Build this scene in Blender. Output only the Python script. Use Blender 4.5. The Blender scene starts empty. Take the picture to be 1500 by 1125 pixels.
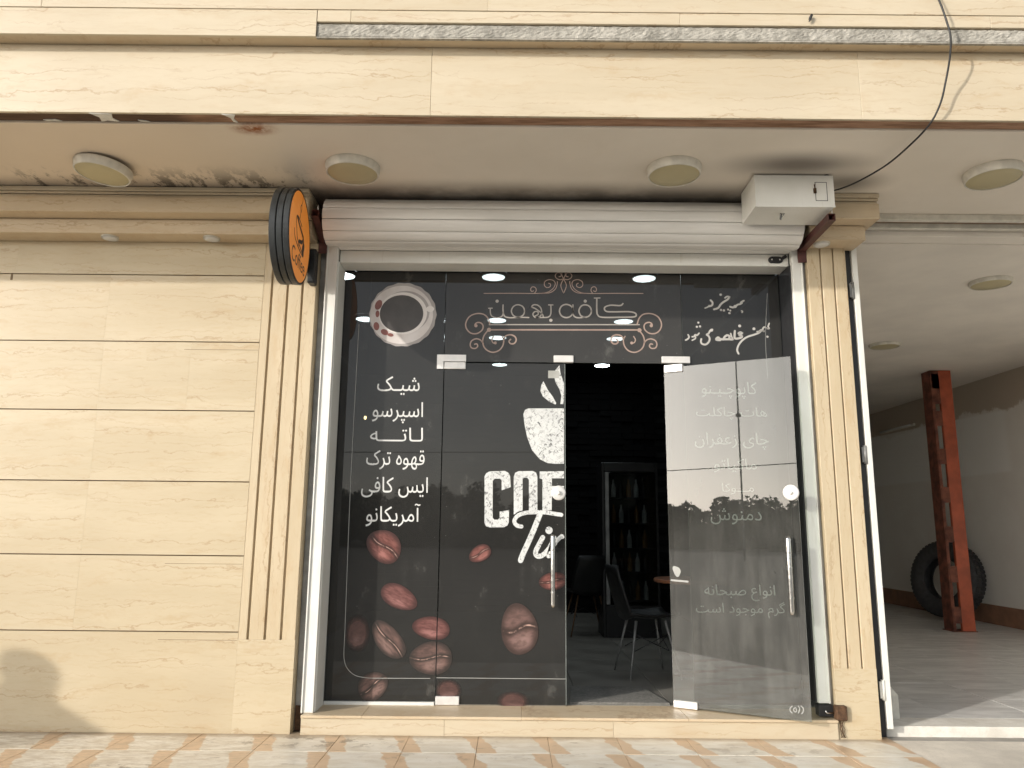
import bpy, bmesh, math, random
from mathutils import Vector, Matrix
R = math.radians
PI = math.pi
random.seed(7)
sc = bpy.context.scene
col = sc.collection

# ---------------------------------------------------------------- camera
cam = bpy.data.cameras.new('camera')
cam.sensor_width = 36.0
cam.lens = 26.88
cam.clip_end = 3000
co = bpy.data.objects.new('camera', cam)
col.objects.link(co)
PITCH, ROLL = R(10.7), R(0.53)
fw = Vector((0, math.cos(PITCH), math.sin(PITCH)))
up0 = Vector((0, -math.sin(PITCH), math.cos(PITCH)))
rt0 = Vector((1, 0, 0))
rt = rt0 * math.cos(ROLL) + up0 * math.sin(ROLL)
up = up0 * math.cos(ROLL) - rt0 * math.sin(ROLL)
m = Matrix((rt, up, -fw)).transposed().to_4x4()
m.translation = (0, -5.0, 1.25)
co.matrix_world = m
sc.camera = co

# ---------------------------------------------------------------- light
SUN = Vector((1.3, 1.0, -0.50)).normalized()      # direction the light travels
world = bpy.data.worlds.new('World')
sc.world = world
world.use_nodes = True
wn = world.node_tree
sky = wn.nodes.new('ShaderNodeTexSky')
sky.sky_type = 'NISHITA'
sky.sun_disc = False
sky.sun_elevation = math.asin(-SUN.z)
sky.sun_rotation = math.atan2(-SUN.x, -SUN.y)
sky.air_density = 1.0
sky.dust_density = 1.6
sky.ozone_density = 1.0
hs = wn.nodes.new('ShaderNodeHueSaturation')          # hazy, whitish sky
hs.inputs['Saturation'].default_value = 0.34
wn.links.new(sky.outputs[0], hs.inputs['Color'])
wn.links.new(hs.outputs[0], wn.nodes['Background'].inputs[0])
wn.nodes['Background'].inputs[1].default_value = 0.15
sl = bpy.data.lights.new('sun', 'SUN')
sl.energy = 2.0
sl.angle = R(0.9)
sl.color = (1.0, 0.94, 0.86)
so = bpy.data.objects.new('sun', sl)
col.objects.link(so)
so.rotation_euler = SUN.to_track_quat('-Z', 'Y').to_euler()
so.location = (-8, -8, 8)
sc.view_settings.view_transform = 'Standard'
sc.view_settings.look = 'None'
sc.view_settings.gamma = 1.0
sc.view_settings.exposure = 0.62
sc.view_settings.use_curve_mapping = False
sc.render.engine = 'CYCLES'
sc.cycles.max_bounces = 10
sc.cycles.transparent_max_bounces = 16
sc.cycles.use_denoising = True
sc.cycles.sample_clamp_indirect = 8

# ---------------------------------------------------------------- material helpers
class NT:
    """small wrapper for building node materials"""
    def __init__(s, name):
        s.m = bpy.data.materials.new(name)
        s.m.use_nodes = True
        s.t = s.m.node_tree
        s.n = s.t.nodes
        s.b = s.n['Principled BSDF']
        s.out = s.n['Material Output']
    def link(s, a, b): s.t.links.new(a, b)
    def put(s, sock, v):
        if isinstance(v, bpy.types.NodeSocket): s.link(v, sock)
        elif isinstance(v, (tuple, list)) and len(v) == 3 and sock.type == 'RGBA': sock.default_value = (*v, 1)
        else: sock.default_value = v
    def math(s, op, a, b=None, c=None, clamp=False):
        n = s.n.new('ShaderNodeMath'); n.operation = op; n.use_clamp = clamp
        s.put(n.inputs[0], a)
        if b is not None: s.put(n.inputs[1], b)
        if c is not None: s.put(n.inputs[2], c)
        return n.outputs[0]
    def coords(s, scale=(1, 1, 1), rand=False, kind='Object', rot=(0, 0, 0)):
        tc = s.n.new('ShaderNodeTexCoord')
        v = tc.outputs[kind]
        if rand:
            oi = s.n.new('ShaderNodeObjectInfo')
            mu = s.math('MULTIPLY', oi.outputs['Random'], 60.0)
            cb = s.n.new('ShaderNodeCombineXYZ')
            for i in range(3): s.link(mu, cb.inputs[i])
            ad = s.n.new('ShaderNodeVectorMath'); ad.operation = 'ADD'
            s.link(v, ad.inputs[0]); s.link(cb.outputs[0], ad.inputs[1]); v = ad.outputs[0]
        mp = s.n.new('ShaderNodeMapping')
        mp.inputs['Scale'].default_value = scale
        mp.inputs['Rotation'].default_value = rot
        s.link(v, mp.inputs[0])
        return mp.outputs[0]
    def xyz(s, v=None):
        if v is None: v = s.n.new('ShaderNodeTexCoord').outputs['Object']
        sp = s.n.new('ShaderNodeSeparateXYZ'); s.link(v, sp.inputs[0]); return sp.outputs
    def noise(s, v, scale=5, detail=4, rough=.55, dist=0.0):
        n = s.n.new('ShaderNodeTexNoise')
        s.link(v, n.inputs['Vector'])
        n.inputs['Scale'].default_value = scale; n.inputs['Detail'].default_value = detail
        n.inputs['Roughness'].default_value = rough; n.inputs['Distortion'].default_value = dist
        return n.outputs['Fac']
    def voro(s, v, scale=5, feat='F1', out='Distance'):
        n = s.n.new('ShaderNodeTexVoronoi'); n.feature = feat
        s.link(v, n.inputs['Vector']); n.inputs['Scale'].default_value = scale
        return n.outputs[out]
    def ramp(s, f, a, b, lo=0.0, hi=1.0):
        n = s.n.new('ShaderNodeMapRange'); n.interpolation_type = 'SMOOTHSTEP'
        s.put(n.inputs[0], f)
        n.inputs[1].default_value = a; n.inputs[2].default_value = b
        n.inputs[3].default_value = lo; n.inputs[4].default_value = hi
        return n.outputs[0]
    def mix(s, f, a, b):
        n = s.n.new('ShaderNodeMix'); n.data_type = 'RGBA'
        s.put(n.inputs[0], f); s.put(n.inputs[6], a); s.put(n.inputs[7], b)
        return n.outputs[2]
    def bump(s, h, strength=.3, dist=.01):
        n = s.n.new('ShaderNodeBump'); n.inputs['Strength'].default_value = strength
        n.inputs['Distance'].default_value = dist; s.link(h, n.inputs['Height'])
        s.link(n.outputs[0], s.b.inputs['Normal']); return n.outputs[0]
    def blob(s, comps, x0, y0, rx, ry, soft=.6):
        """1 inside an ellipse of two coordinates, falling to 0 outside"""
        a = s.math('DIVIDE', s.math('SUBTRACT', comps[0], x0), rx)
        b = s.math('DIVIDE', s.math('SUBTRACT', comps[1], y0), ry)
        d = s.math('SQRT', s.math('ADD', s.math('MULTIPLY', a, a), s.math('MULTIPLY', b, b)))
        return s.ramp(d, 1.0 - soft, 1.0 + soft * .4, 1.0, 0.0)
    def set(s, color=None, rough=.6, metal=0.0, spec=.5):
        if color is not None: s.put(s.b.inputs['Base Color'], color)
        s.put(s.b.inputs['Roughness'], rough)
        s.put(s.b.inputs['Metallic'], metal)
        s.put(s.b.inputs['Specular IOR Level'], spec)
        return s.m

def plain(name, color, rough=.6, metal=0.0, spec=.5, var=.12, scale=14, bump=.05):
    t = NT(name)
    v = t.coords()
    n = t.noise(v, scale, 5)
    dark = tuple(c * (1 - var) for c in color); lite = tuple(min(1, c * (1 + var)) for c in color)
    c = t.mix(t.ramp(n, .3, .7), dark, lite)
    n2 = t.noise(v, scale * 9, 3)
    t.bump(n2, bump, .003)
    r = t.ramp(n, .2, .8, max(0.02, rough - .08), min(1, rough + .08))
    return t.set(c, r, metal, spec)

def marble(name, axis='x', base=(.525, .435, .29), stains=(), coarse=1.0):
    """cream travertine-like stone: long wavering brown veins along one axis"""
    t = NT(name)
    def C(along, across): return t.coords((along, 1, across) if axis == 'x' else (across, 1, along), rand=True)
    comp = t.xyz(t.coords((1, 1, 1), rand=True)); across = comp[2] if axis == 'x' else comp[0]
    base_n = t.noise(C(.5, 2.6), 1.6 * coarse, 5, .6, .5)
    fine = t.noise(C(1.0, 5.0), 9 * coarse, 7, .72, .5)
    lite = tuple(min(.92, x * k) for x, k in zip(base, (1.10, 1.12, 1.16)))
    c = t.mix(t.ramp(base_n, .34, .66), base, lite)
    c = t.mix(t.ramp(fine, .46, .74, 0, .38), c, (base[0] * .90, base[1] * .80, base[2] * .68))
    def lines(freq, wob, w, seed, m0, m1):
        wa = t.noise(C(.55 * seed, 1.6), 1.9 * coarse, 5, .55)
        wb = t.noise(C(2.4 * seed, 5), 4.5 * coarse, 4, .6)
        h = t.math('ADD', t.math('MULTIPLY', across, freq), t.math('ADD', t.math('MULTIPLY', wa, wob), t.math('MULTIPLY', wb, wob * .42)))
        d = t.math('ABSOLUTE', t.math('SUBTRACT', t.math('FRACT', h), .5))
        sh = t.math('ADD', t.ramp(d, 0, w, 1, 0), t.ramp(t.math('SUBTRACT', .5, t.math('FRACT', h)), -.01, .16, .0, 0))
        mk = t.ramp(t.noise(C(1.3 * seed, 6), 1.7 * coarse, 4, .6), m0, m1)
        return t.math('MULTIPLY', sh, mk)
    l1 = lines(7.5, 2.0, .055, .8, .42, .56)
    l2 = lines(17.0, 3.0, .075, 1.3, .45, .58)
    l3 = lines(4.0, 1.6, .20, 1.6, .46, .66)
    c = t.mix(t.math('MULTIPLY', l3, .30), c, (base[0] * .86, base[1] * .70, base[2] * .52))
    c = t.mix(t.math('MULTIPLY', l1, .52, clamp=True), c, (.37, .235, .125))
    c = t.mix(t.math('MULTIPLY', l2, .36, clamp=True), c, (.40, .265, .15))
    w = t.coords((1, 1, 1)); comps = t.xyz(w)
    g = t.ramp(t.noise(w, 1.1, 5, .6), .50, .80, 0, .20)
    c = t.mix(g, c, (.42, .345, .245))
    for (x0, z0, rx, rz, k, colr, ns) in stains:
        bl = t.blob((comps[0], comps[2]), x0, z0, rx, rz)
        nn = t.ramp(t.noise(t.coords((1, 1, .5)), ns, 6, .65), .40, .62)
        c = t.mix(t.math('MULTIPLY', t.math('MULTIPLY', bl, nn), k), c, colr)
    t.bump(t.noise(w, 60, 4), .08, .002)
    return t.set(c, t.ramp(fine, .3, .7, .36, .52), 0, .4)

# ---------------------------------------------------------------- mesh helpers
class MB:
    def __init__(s): s.bm = bmesh.new(); s.mi = 0
    def box(s, x0, x1, y0, y1, z0, z1, bev=0.0, mat=None):
        r = bmesh.ops.create_cube(s.bm, size=1.0)
        M = Matrix.Translation(((x0 + x1) / 2, (y0 + y1) / 2, (z0 + z1) / 2)) @ Matrix.Diagonal((abs(x1 - x0), abs(y1 - y0), abs(z1 - z0), 1))
        bmesh.ops.transform(s.bm, matrix=M, verts=r['verts'])
        fs = {f for v in r['verts'] for f in v.link_faces}
        if mat is not None:
            for f in fs: f.material_index = mat
        if bev > 0:
            es = list({e for v in r['verts'] for e in v.link_edges})
            bmesh.ops.bevel(s.bm, geom=es, offset=bev, segments=1, affect='EDGES', profile=.5, material=-1)
        return r['verts']
    def prism(s, prof, a0, a1, axis='x', mat=0):
        """extrude a closed outline; axis x: outline is (y,z); axis y: (x,z); axis z: (x,y)"""
        def P(u, v, a): return {'x': (a, u, v), 'y': (u, a, v), 'z': (u, v, a)}[axis]
        A = [s.bm.verts.new(P(u, v, a0)) for u, v in prof]
        B = [s.bm.verts.new(P(u, v, a1)) for u, v in prof]
        n = len(prof)
        fs = [s.bm.faces.new(A[::-1]), s.bm.faces.new(B)]
        for i in range(n):
            j = (i + 1) % n
            fs.append(s.bm.faces.new((A[i], A[j], B[j], B[i])))
        for f in fs: f.material_index = mat
        return fs
    def lathe(s, prof, center, axis=(0, 0, 1), seg=32, mat=0, smooth=True):
        """prof: (radius, height along axis) pairs; closed on the axis where the radius is 0"""
        q = Vector((0, 0, 1)).rotation_difference(Vector(axis).normalized())
        c = Vector(center); rings = []
        for r, h in prof:
            if r < 1e-6: rings.append([s.bm.verts.new(c + q @ Vector((0, 0, h)))])
            else: rings.append([s.bm.verts.new(c + q @ Vector((r * math.cos(2 * PI * i / seg), r * math.sin(2 * PI * i / seg), h))) for i in range(seg)])
        for a, b in zip(rings, rings[1:]):
            for i in range(seg):
                j = (i + 1) % seg
                if len(a) == 1 and len(b) == 1: continue
                if len(a) == 1: f = s.bm.faces.new((a[0], b[j], b[i]))
                elif len(b) == 1: f = s.bm.faces.new((a[i], a[j], b[0]))
                else: f = s.bm.faces.new((a[i], a[j], b[j], b[i]))
                f.material_index = mat; f.smooth = smooth
    def tube(s, pts, rad, seg=8, cap=True, mat=0, smooth=True):
        pts = [Vector(p) for p in pts]; n = len(pts)
        rads = rad if isinstance(rad, (list, tuple)) else [rad] * n
        prev = None; rings = []
        for i, p in enumerate(pts):
            d = (pts[min(i + 1, n - 1)] - pts[max(i - 1, 0)]).normalized()
            if prev is None:
                a = Vector((0, 0, 1)) if abs(d.z) < .9 else Vector((1, 0, 0))
                u = d.cross(a).normalized()
            else: u = (prev - d * prev.dot(d)).normalized()
            w = d.cross(u); prev = u
            rings.append([s.bm.verts.new(p + (u * math.cos(2 * PI * k / seg) + w * math.sin(2 * PI * k / seg)) * rads[i]) for k in range(seg)])
        for a, b in zip(rings, rings[1:]):
            for k in range(seg):
                j = (k + 1) % seg
                f = s.bm.faces.new((a[k], a[j], b[j], b[k])); f.smooth = smooth; f.material_index = mat
        if cap:
            s.bm.faces.new(rings[0][::-1]).material_index = mat; s.bm.faces.new(rings[-1]).material_index = mat
    def bar(s, a, b, w, h, up=(0, 0, 1)):
        a = Vector(a); b = Vector(b); d = (b - a).normalized(); u = d.cross(Vector(up)).normalized(); v = u.cross(d)
        vs = []
        for p in (a, b):
            for i, j in ((-1, -1), (1, -1), (1, 1), (-1, 1)): vs.append(s.bm.verts.new(p + u * i * w / 2 + v * j * h / 2))
        for q in ((3, 2, 1, 0), (4, 5, 6, 7), (0, 1, 5, 4), (1, 2, 6, 5), (2, 3, 7, 6), (3, 0, 4, 7)): s.bm.faces.new([vs[k] for k in q])
    def build(s, name, mat, parent=None, smooth=False):
        bmesh.ops.recalc_face_normals(s.bm, faces=s.bm.faces)
        me = bpy.data.meshes.new(name); s.bm.to_mesh(me); s.bm.free()
        for mm in (mat if isinstance(mat, (list, tuple)) else [mat]): me.materials.append(mm)
        o = bpy.data.objects.new(name, me); col.objects.link(o)
        if parent is not None: o.parent = parent
        if smooth:
            for p in me.polygons: p.use_smooth = True
        return o

def box(name, x0, x1, y0, y1, z0, z1, mat, parent=None, bev=0.0):
    b = MB(); b.box(x0, x1, y0, y1, z0, z1, bev); return b.build(name, mat, parent)

def tag(o, label=None, cat=None, group=None, kind=None):
    if label: o['label'] = label
    if cat: o['category'] = cat
    if group: o['group'] = group
    if kind: o['kind'] = kind
    return o

WORLD_BUILT = []
def thing(name, label, cat, loc=(0, 0, 0), rz=0.0, group=None, local=False):
    o = bpy.data.objects.new(name, None); col.objects.link(o)
    o.location = loc; o.rotation_euler = (0, 0, rz); o.empty_display_size = .1
    if not local: WORLD_BUILT.append(o)
    return tag(o, label, cat, group)

def descend(o):
    for c in o.children:
        yield c
        yield from descend(c)

def copy_tree(o, parent=None):
    c = o.copy(); col.objects.link(c); c.parent = parent
    for ch in [x for x in o.children]: copy_tree(ch, c)
    return c

# parts written in world coordinates are moved into their thing's own space, so the thing stands at its base
def settle():
    for root in WORLD_BUILT:
        inv = (Matrix.Translation(root.location) @ root.rotation_euler.to_matrix().to_4x4()).inverted()
        for c in descend(root): c.data.transform(inv)

# ---- flat print on glass: strokes, polygons and lettering, drawn in (u, z)
def smooth_path(pts, n=5):
    if len(pts) < 3: return pts
    out = []
    P = [pts[0]] + list(pts) + [pts[-1]]
    for i in range(1, len(P) - 2):
        p0, p1, p2, p3 = P[i - 1], P[i], P[i + 1], P[i + 2]
        for k in range(n):
            t = k / n
            out.append(tuple(.5 * (2 * b + (c - a) * t + (2 * a - 5 * b + 4 * c - d) * t * t + (3 * b - a - 3 * c + d) * t ** 3) for a, b, c, d in zip(p0, p1, p2, p3)))
    out.append(tuple(pts[-1])); return out

def add_stroke(bm, pts, w, y, lay=0.0, taper=False, z2=None):
    pts = smooth_path(pts, 5); n = len(pts); L = []; Rr = []
    for i, p in enumerate(pts):
        a = pts[max(0, i - 1)]; b = pts[min(n - 1, i + 1)]
        dx, dz = b[0] - a[0], b[1] - a[1]; l = math.hypot(dx, dz) or 1
        k = w / 2 * ((.45 + .55 * math.sin(PI * (i + .5) / n)) if taper else 1)
        L.append(bm.verts.new((p[0] - dz / l * k, y - lay, p[1] + dx / l * k)))
        Rr.append(bm.verts.new((p[0] + dz / l * k, y - lay, p[1] - dx / l * k)))
    for i in range(n - 1): bm.faces.new((L[i], L[i + 1], Rr[i + 1], Rr[i]))
    if not taper:
        for p in (pts[0], pts[-1]): add_disc(bm, p[0], p[1], w / 2, w / 2, y, lay + .00005, 10)

def add_disc(bm, x, z, rx, rz, y, lay=0.0, seg=24, rot=0, clip=None, wob=0, wn_=0):
    pts = []
    for i in range(seg):
        a = 2 * PI * i / seg; k = 1 + wob * math.cos(a * wn_)
        u, v = rx * math.cos(a) * k, rz * math.sin(a) * k
        c, s_ = math.cos(rot), math.sin(rot)
        pts.append((x + u * c - v * s_, z + u * s_ + v * c))
    if clip: pts = clip_x(pts, *clip)
    if len(pts) > 2: bm.faces.new([bm.verts.new((p[0], y - lay, p[1])) for p in pts])

def clip_x(pts, lo, hi):
    for lim, sgn in ((lo, 1), (hi, -1)):
        out = []
        for i in range(len(pts)):
            a, b = pts[i], pts[(i + 1) % len(pts)]
            ia, ib = (a[0] - lim) * sgn >= 0, (b[0] - lim) * sgn >= 0
            if ia: out.append(a)
            if ia != ib:
                t = (lim - a[0]) / (b[0] - a[0]); out.append((lim, a[1] + t * (b[1] - a[1])))
        pts = out
        if len(pts) < 3: return []
    return pts

FORMS = {'ا': 'FE8D FE8E', 'آ': 'FE81 FE82', 'ب': 'FE8F FE90 FE91 FE92', 'پ': 'FB56 FB57 FB58 FB59', 'ت': 'FE95 FE96 FE97 FE98',
 'ج': 'FE9D FE9E FE9F FEA0', 'چ': 'FB7A FB7B FB7C FB7D', 'ح': 'FEA1 FEA2 FEA3 FEA4', 'خ': 'FEA5 FEA6 FEA7 FEA8', 'د': 'FEA9 FEAA',
 'ر': 'FEAD FEAE', 'ز': 'FEAF FEB0', 'س': 'FEB1 FEB2 FEB3 FEB4', 'ش': 'FEB5 FEB6 FEB7 FEB8', 'ص': 'FEB9 FEBA FEBB FEBC',
 'ع': 'FEC9 FECA FECB FECC', 'ف': 'FED1 FED2 FED3 FED4', 'ق': 'FED5 FED6 FED7 FED8', 'ک': 'FB8E FB8F FB90 FB91', 'گ': 'FB92 FB93 FB94 FB95',
 'ل': 'FEDD FEDE FEDF FEE0', 'م': 'FEE1 FEE2 FEE3 FEE4', 'ن': 'FEE5 FEE6 FEE7 FEE8', 'و': 'FEED FEEE', 'ه': '06D5 FEEA FEEB FEEC',
 'ی': 'FBFC FBFD FBFE FBFF', 'ـ': '0640 0640 0640 0640'}
def shape_text(s):
    out = []
    for i, ch in enumerate(s):
        if ch not in FORMS: out.append(ch); continue
        f = FORMS[ch].split()
        prev = i > 0 and s[i - 1] in FORMS and len(FORMS[s[i - 1]].split()) == 4
        nxt = i + 1 < len(s) and s[i + 1] in FORMS and len(f) == 4
        k = (3 if nxt else 1) if prev else (2 if nxt else 0)
        out.append(chr(int(f[k], 16)))
    return ''.join(out[::-1])

def lettering(text, bbox, y, mat, parent, name='lettering', arabic=True, offset=.005, plane='xz'):
    """flat lettering: the outlines of the built-in font, filled row by row with the nonzero rule
    (its overlapping outlines are not filled correctly by the curve itself)"""
    cu = bpy.data.curves.new('lettering_source', 'FONT')
    cu.body = shape_text(text) if arabic else text
    cu.resolution_u = 4; cu.offset = offset; cu.fill_mode = 'NONE'
    tmp = bpy.data.objects.new('lettering_source', cu); col.objects.link(tmp)
    src = bpy.data.meshes.new_from_object(tmp.evaluated_get(bpy.context.evaluated_depsgraph_get()))
    bpy.data.objects.remove(tmp); bpy.data.curves.remove(cu)
    P = [(v.co.x, v.co.y) for v in src.vertices]; E = [tuple(e.vertices) for e in src.edges]
    bpy.data.meshes.remove(src)
    # walk every outline so that its edges all run the same way round
    nb = {}
    for a, b in E: nb.setdefault(a, []).append(b); nb.setdefault(b, []).append(a)
    seen = set(); segs = []
    for st in sorted(nb):
        if st in seen: continue
        loop = [st]; seen.add(st); prev, cur = None, st
        nxt = st + 1 if st + 1 in nb[st] else nb[st][0]
        while nxt not in seen:
            seen.add(nxt); loop.append(nxt); prev, cur = cur, nxt
            c = [q for q in nb[cur] if q != prev]
            if not c: break
            nxt = c[0]
        segs += [(P[a], P[b]) for a, b in zip(loop, loop[1:] + loop[:1])]
    xs = [p[0] for p in P]; ys = [p[1] for p in P]
    x0, z0, x1, z1 = bbox; ax, bx, ay, by = min(xs), max(xs), min(ys), max(ys)
    rows = 72; vs, fs = [], []
    def spans(yy):
        hit = []
        for (p, q) in segs:
            if (p[1] <= yy) != (q[1] <= yy):
                hit.append((p[0] + (yy - p[1]) / (q[1] - p[1]) * (q[0] - p[0]), 1 if q[1] > p[1] else -1))
        hit.sort(); w = 0; out = []
        for x, d in hit:
            if w == 0: s0 = x
            w += d
            if w == 0 and x - s0 > 1e-5: out.append((s0, x))
        return out
    for r_ in range(rows):
        ya = ay + (by - ay) * r_ / rows; yb = ay + (by - ay) * (r_ + 1) / rows
        for a, b in spans((ya + yb) / 2):
            i = len(vs)
            for px, py in ((a, ya), (b, ya), (b, yb), (a, yb)):
                u = x0 + (px - ax) / (bx - ax) * (x1 - x0); w = z0 + (py - ay) / (by - ay) * (z1 - z0)
                vs.append((u, y, w) if plane == 'xz' else (y, u, w))
            fs.append((i, i + 1, i + 2, i + 3))
    me = bpy.data.meshes.new(name); me.from_pydata(vs, [], fs); me.materials.append(mat)
    o = bpy.data.objects.new(name, me); col.objects.link(o); o.parent = parent
    return o

# ---- traced print shapes, metres on the glass plane (x, z)
LOGO=[(0.0104,[(0.79,2.842),(0.77,2.827),(0.701,2.829),(0.659,2.812),(0.668,2.784),(0.724,2.78),(0.83,2.782),(0.876,2.772),(0.883,2.752),(0.858,2.743),(0.77,2.74),(0.642,2.739),(0.609,2.755),(0.602,2.791),(0.603,2.876)]),(0.0081,[(0.585,2.881),(0.626,2.882)]),(0.0104,[(0.564,2.785),(0.56,2.767),(0.55,2.752),(0.536,2.742),(0.519,2.738),(0.502,2.741),(0.487,2.751),(0.478,2.766),(0.474,2.784),(0.478,2.801),(0.488,2.817),(0.502,2.827),(0.519,2.83),(0.536,2.827),(0.551,2.817),(0.56,2.802),(0.564,2.785)]),(0.0093,[(0.519,2.738),(0.466,2.734),(0.438,2.747),(0.431,2.783),(0.431,2.828)]),(0.0104,[(0.433,2.783),(0.43,2.765),(0.419,2.749),(0.403,2.738),(0.384,2.734),(0.365,2.738),(0.349,2.748),(0.339,2.764),(0.335,2.782),(0.339,2.801),(0.349,2.817),(0.365,2.828),(0.384,2.832),(0.403,2.828),(0.419,2.818),(0.43,2.802),(0.433,2.783)]),(0.0093,[(0.273,2.827),(0.273,2.764),(0.255,2.737),(0.208,2.733),(0.161,2.732)]),(0.0081,[(0.257,2.827),(0.288,2.827)]),(0.0093,[(0.132,2.808),(0.149,2.826),(0.179,2.824),(0.203,2.799),(0.206,2.757),(0.185,2.734),(0.158,2.736),(0.145,2.756),(0.157,2.775),(0.179,2.775),(0.182,2.757),(0.161,2.744)]),(0.0093,[(0.132,2.808),(0.161,2.799),(0.208,2.763),(0.22,2.736)]),(0.0093,[(0.085,2.78),(0.082,2.762),(0.072,2.747),(0.056,2.737),(0.039,2.733),(0.021,2.737),(0.005,2.747),(-0.005,2.762),(-0.009,2.779),(-0.005,2.797),(0.005,2.812),(0.02,2.822),(0.038,2.826),(0.056,2.822),(0.071,2.813),(0.081,2.798),(0.085,2.78)]),(0.0093,[(0.115,2.732),(0.068,2.733),(0.039,2.732),(-0.026,2.73),(-0.059,2.742),(-0.069,2.779),(-0.069,2.824)]),(0.0081,[(-0.068,2.772),(-0.075,2.742),(-0.102,2.729),(-0.137,2.733),(-0.157,2.753),(-0.161,2.798)]),(0.0069,[(-0.173,2.798),(-0.146,2.799)]),(0.0081,[(-0.166,2.677),(0.904,2.687)]),(0.0104,[(-0.165,2.639),(0.903,2.648)]),(0.0093,[(-0.16,2.677),(-0.176,2.723),(-0.208,2.753),(-0.26,2.757),(-0.309,2.734),(-0.334,2.685),(-0.326,2.643),(-0.295,2.613),(-0.252,2.611),(-0.217,2.636),(-0.21,2.668),(-0.227,2.689),(-0.253,2.691),(-0.268,2.676),(-0.261,2.664)]),(0.0093,[(0.888,2.687),(0.904,2.733),(0.936,2.764),(0.989,2.769),(1.038,2.747),(1.062,2.699),(1.054,2.656),(1.023,2.626),(0.979,2.623),(0.945,2.647),(0.938,2.679),(0.954,2.7),(0.981,2.703),(0.996,2.688),(0.989,2.676)]),(0.0093,[(-0.177,2.631),(-0.202,2.596),(-0.211,2.554),(-0.2,2.512),(-0.172,2.485),(-0.134,2.475),(-0.093,2.49),(-0.067,2.526),(-0.062,2.567),(-0.073,2.591)]),(0.0093,[(0.904,2.642),(0.929,2.607),(0.938,2.565),(0.927,2.523),(0.899,2.495),(0.86,2.484),(0.82,2.498),(0.794,2.534),(0.789,2.576),(0.801,2.6)]),(0.0081,[(-0.135,2.591),(-0.146,2.567),(-0.138,2.545),(-0.119,2.541)]),(0.0081,[(0.862,2.6),(0.874,2.576),(0.865,2.555),(0.846,2.55)]),(0.0093,[(-0.208,2.54),(-0.228,2.564),(-0.259,2.572),(-0.289,2.557),(-0.299,2.529),(-0.289,2.506),(-0.262,2.502),(-0.246,2.518),(-0.253,2.535),(-0.268,2.532)]),(0.0093,[(0.935,2.551),(0.955,2.575),(0.987,2.583),(1.017,2.569),(1.026,2.542),(1.015,2.518),(0.988,2.514),(0.973,2.529),(0.98,2.546),(0.995,2.544)]),(0.0104,[(-0.062,2.567),(-0.048,2.594),(-0.015,2.604),(0.016,2.592),(0.027,2.566),(0.013,2.541),(-0.012,2.539),(-0.024,2.556),(-0.013,2.57)]),(0.0104,[(0.789,2.576),(0.775,2.602),(0.743,2.611),(0.711,2.599),(0.7,2.572),(0.714,2.547),(0.739,2.546),(0.751,2.563),(0.74,2.578)]),(0.0058,[(-0.207,2.908),(-0.016,2.911),(0.184,2.912),(0.249,2.922),(0.288,2.949),(0.305,2.984),(0.293,3.009),(0.261,3.016),(0.231,3.002),(0.227,2.973),(0.246,2.956),(0.269,2.965),(0.269,2.984),(0.257,2.989)]),(0.0058,[(0.936,2.919),(0.745,2.918),(0.545,2.915),(0.48,2.924),(0.441,2.951),(0.425,2.985),(0.437,3.01),(0.469,3.018),(0.498,3.004),(0.503,2.976),(0.484,2.959),(0.46,2.967),(0.461,2.986),(0.472,2.991)]),(0.0058,[(0.208,2.912),(0.267,2.919),(0.305,2.945),(0.319,2.984),(0.32,3.003)]),(0.0058,[(0.521,2.915),(0.462,2.92),(0.425,2.946),(0.411,2.985),(0.41,3.004)]),(0.0058,[(0.156,2.914),(0.168,2.934),(0.161,2.956),(0.139,2.96),(0.128,2.943),(0.135,2.926),(0.149,2.931)]),(0.0058,[(0.573,2.918),(0.562,2.937),(0.569,2.96),(0.59,2.965),(0.602,2.948),(0.595,2.93),(0.58,2.935)]),(0.0058,[(0.365,3.024),(0.34,3.016),(0.314,3.027),(0.305,3.048),(0.32,3.068),(0.344,3.064),(0.347,3.044),(0.332,3.039)]),(0.0058,[(0.365,3.024),(0.39,3.017),(0.416,3.028),(0.425,3.049),(0.41,3.069),(0.386,3.064),(0.383,3.044),(0.398,3.039)]),(0.0058,[(0.365,3.024),(0.352,3.059),(0.365,3.096)]),(0.0058,[(0.365,3.024),(0.378,3.059),(0.365,3.096)]),(0.0058,[(0.365,3.022),(0.385,2.973),(0.365,2.915)]),(0.0058,[(0.365,3.022),(0.345,2.972),(0.365,2.915)])]
LOGODOT=[((0.52,2.857),0.0116),((0.273,2.713),0.0116),((-0.112,2.851),0.0116),((-0.167,2.639),0.015),((0.904,2.646),0.015),((-0.261,2.668),0.0116),((0.989,2.68),0.0116),((-0.121,2.543),0.0104),((0.847,2.552),0.0104)]
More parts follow.
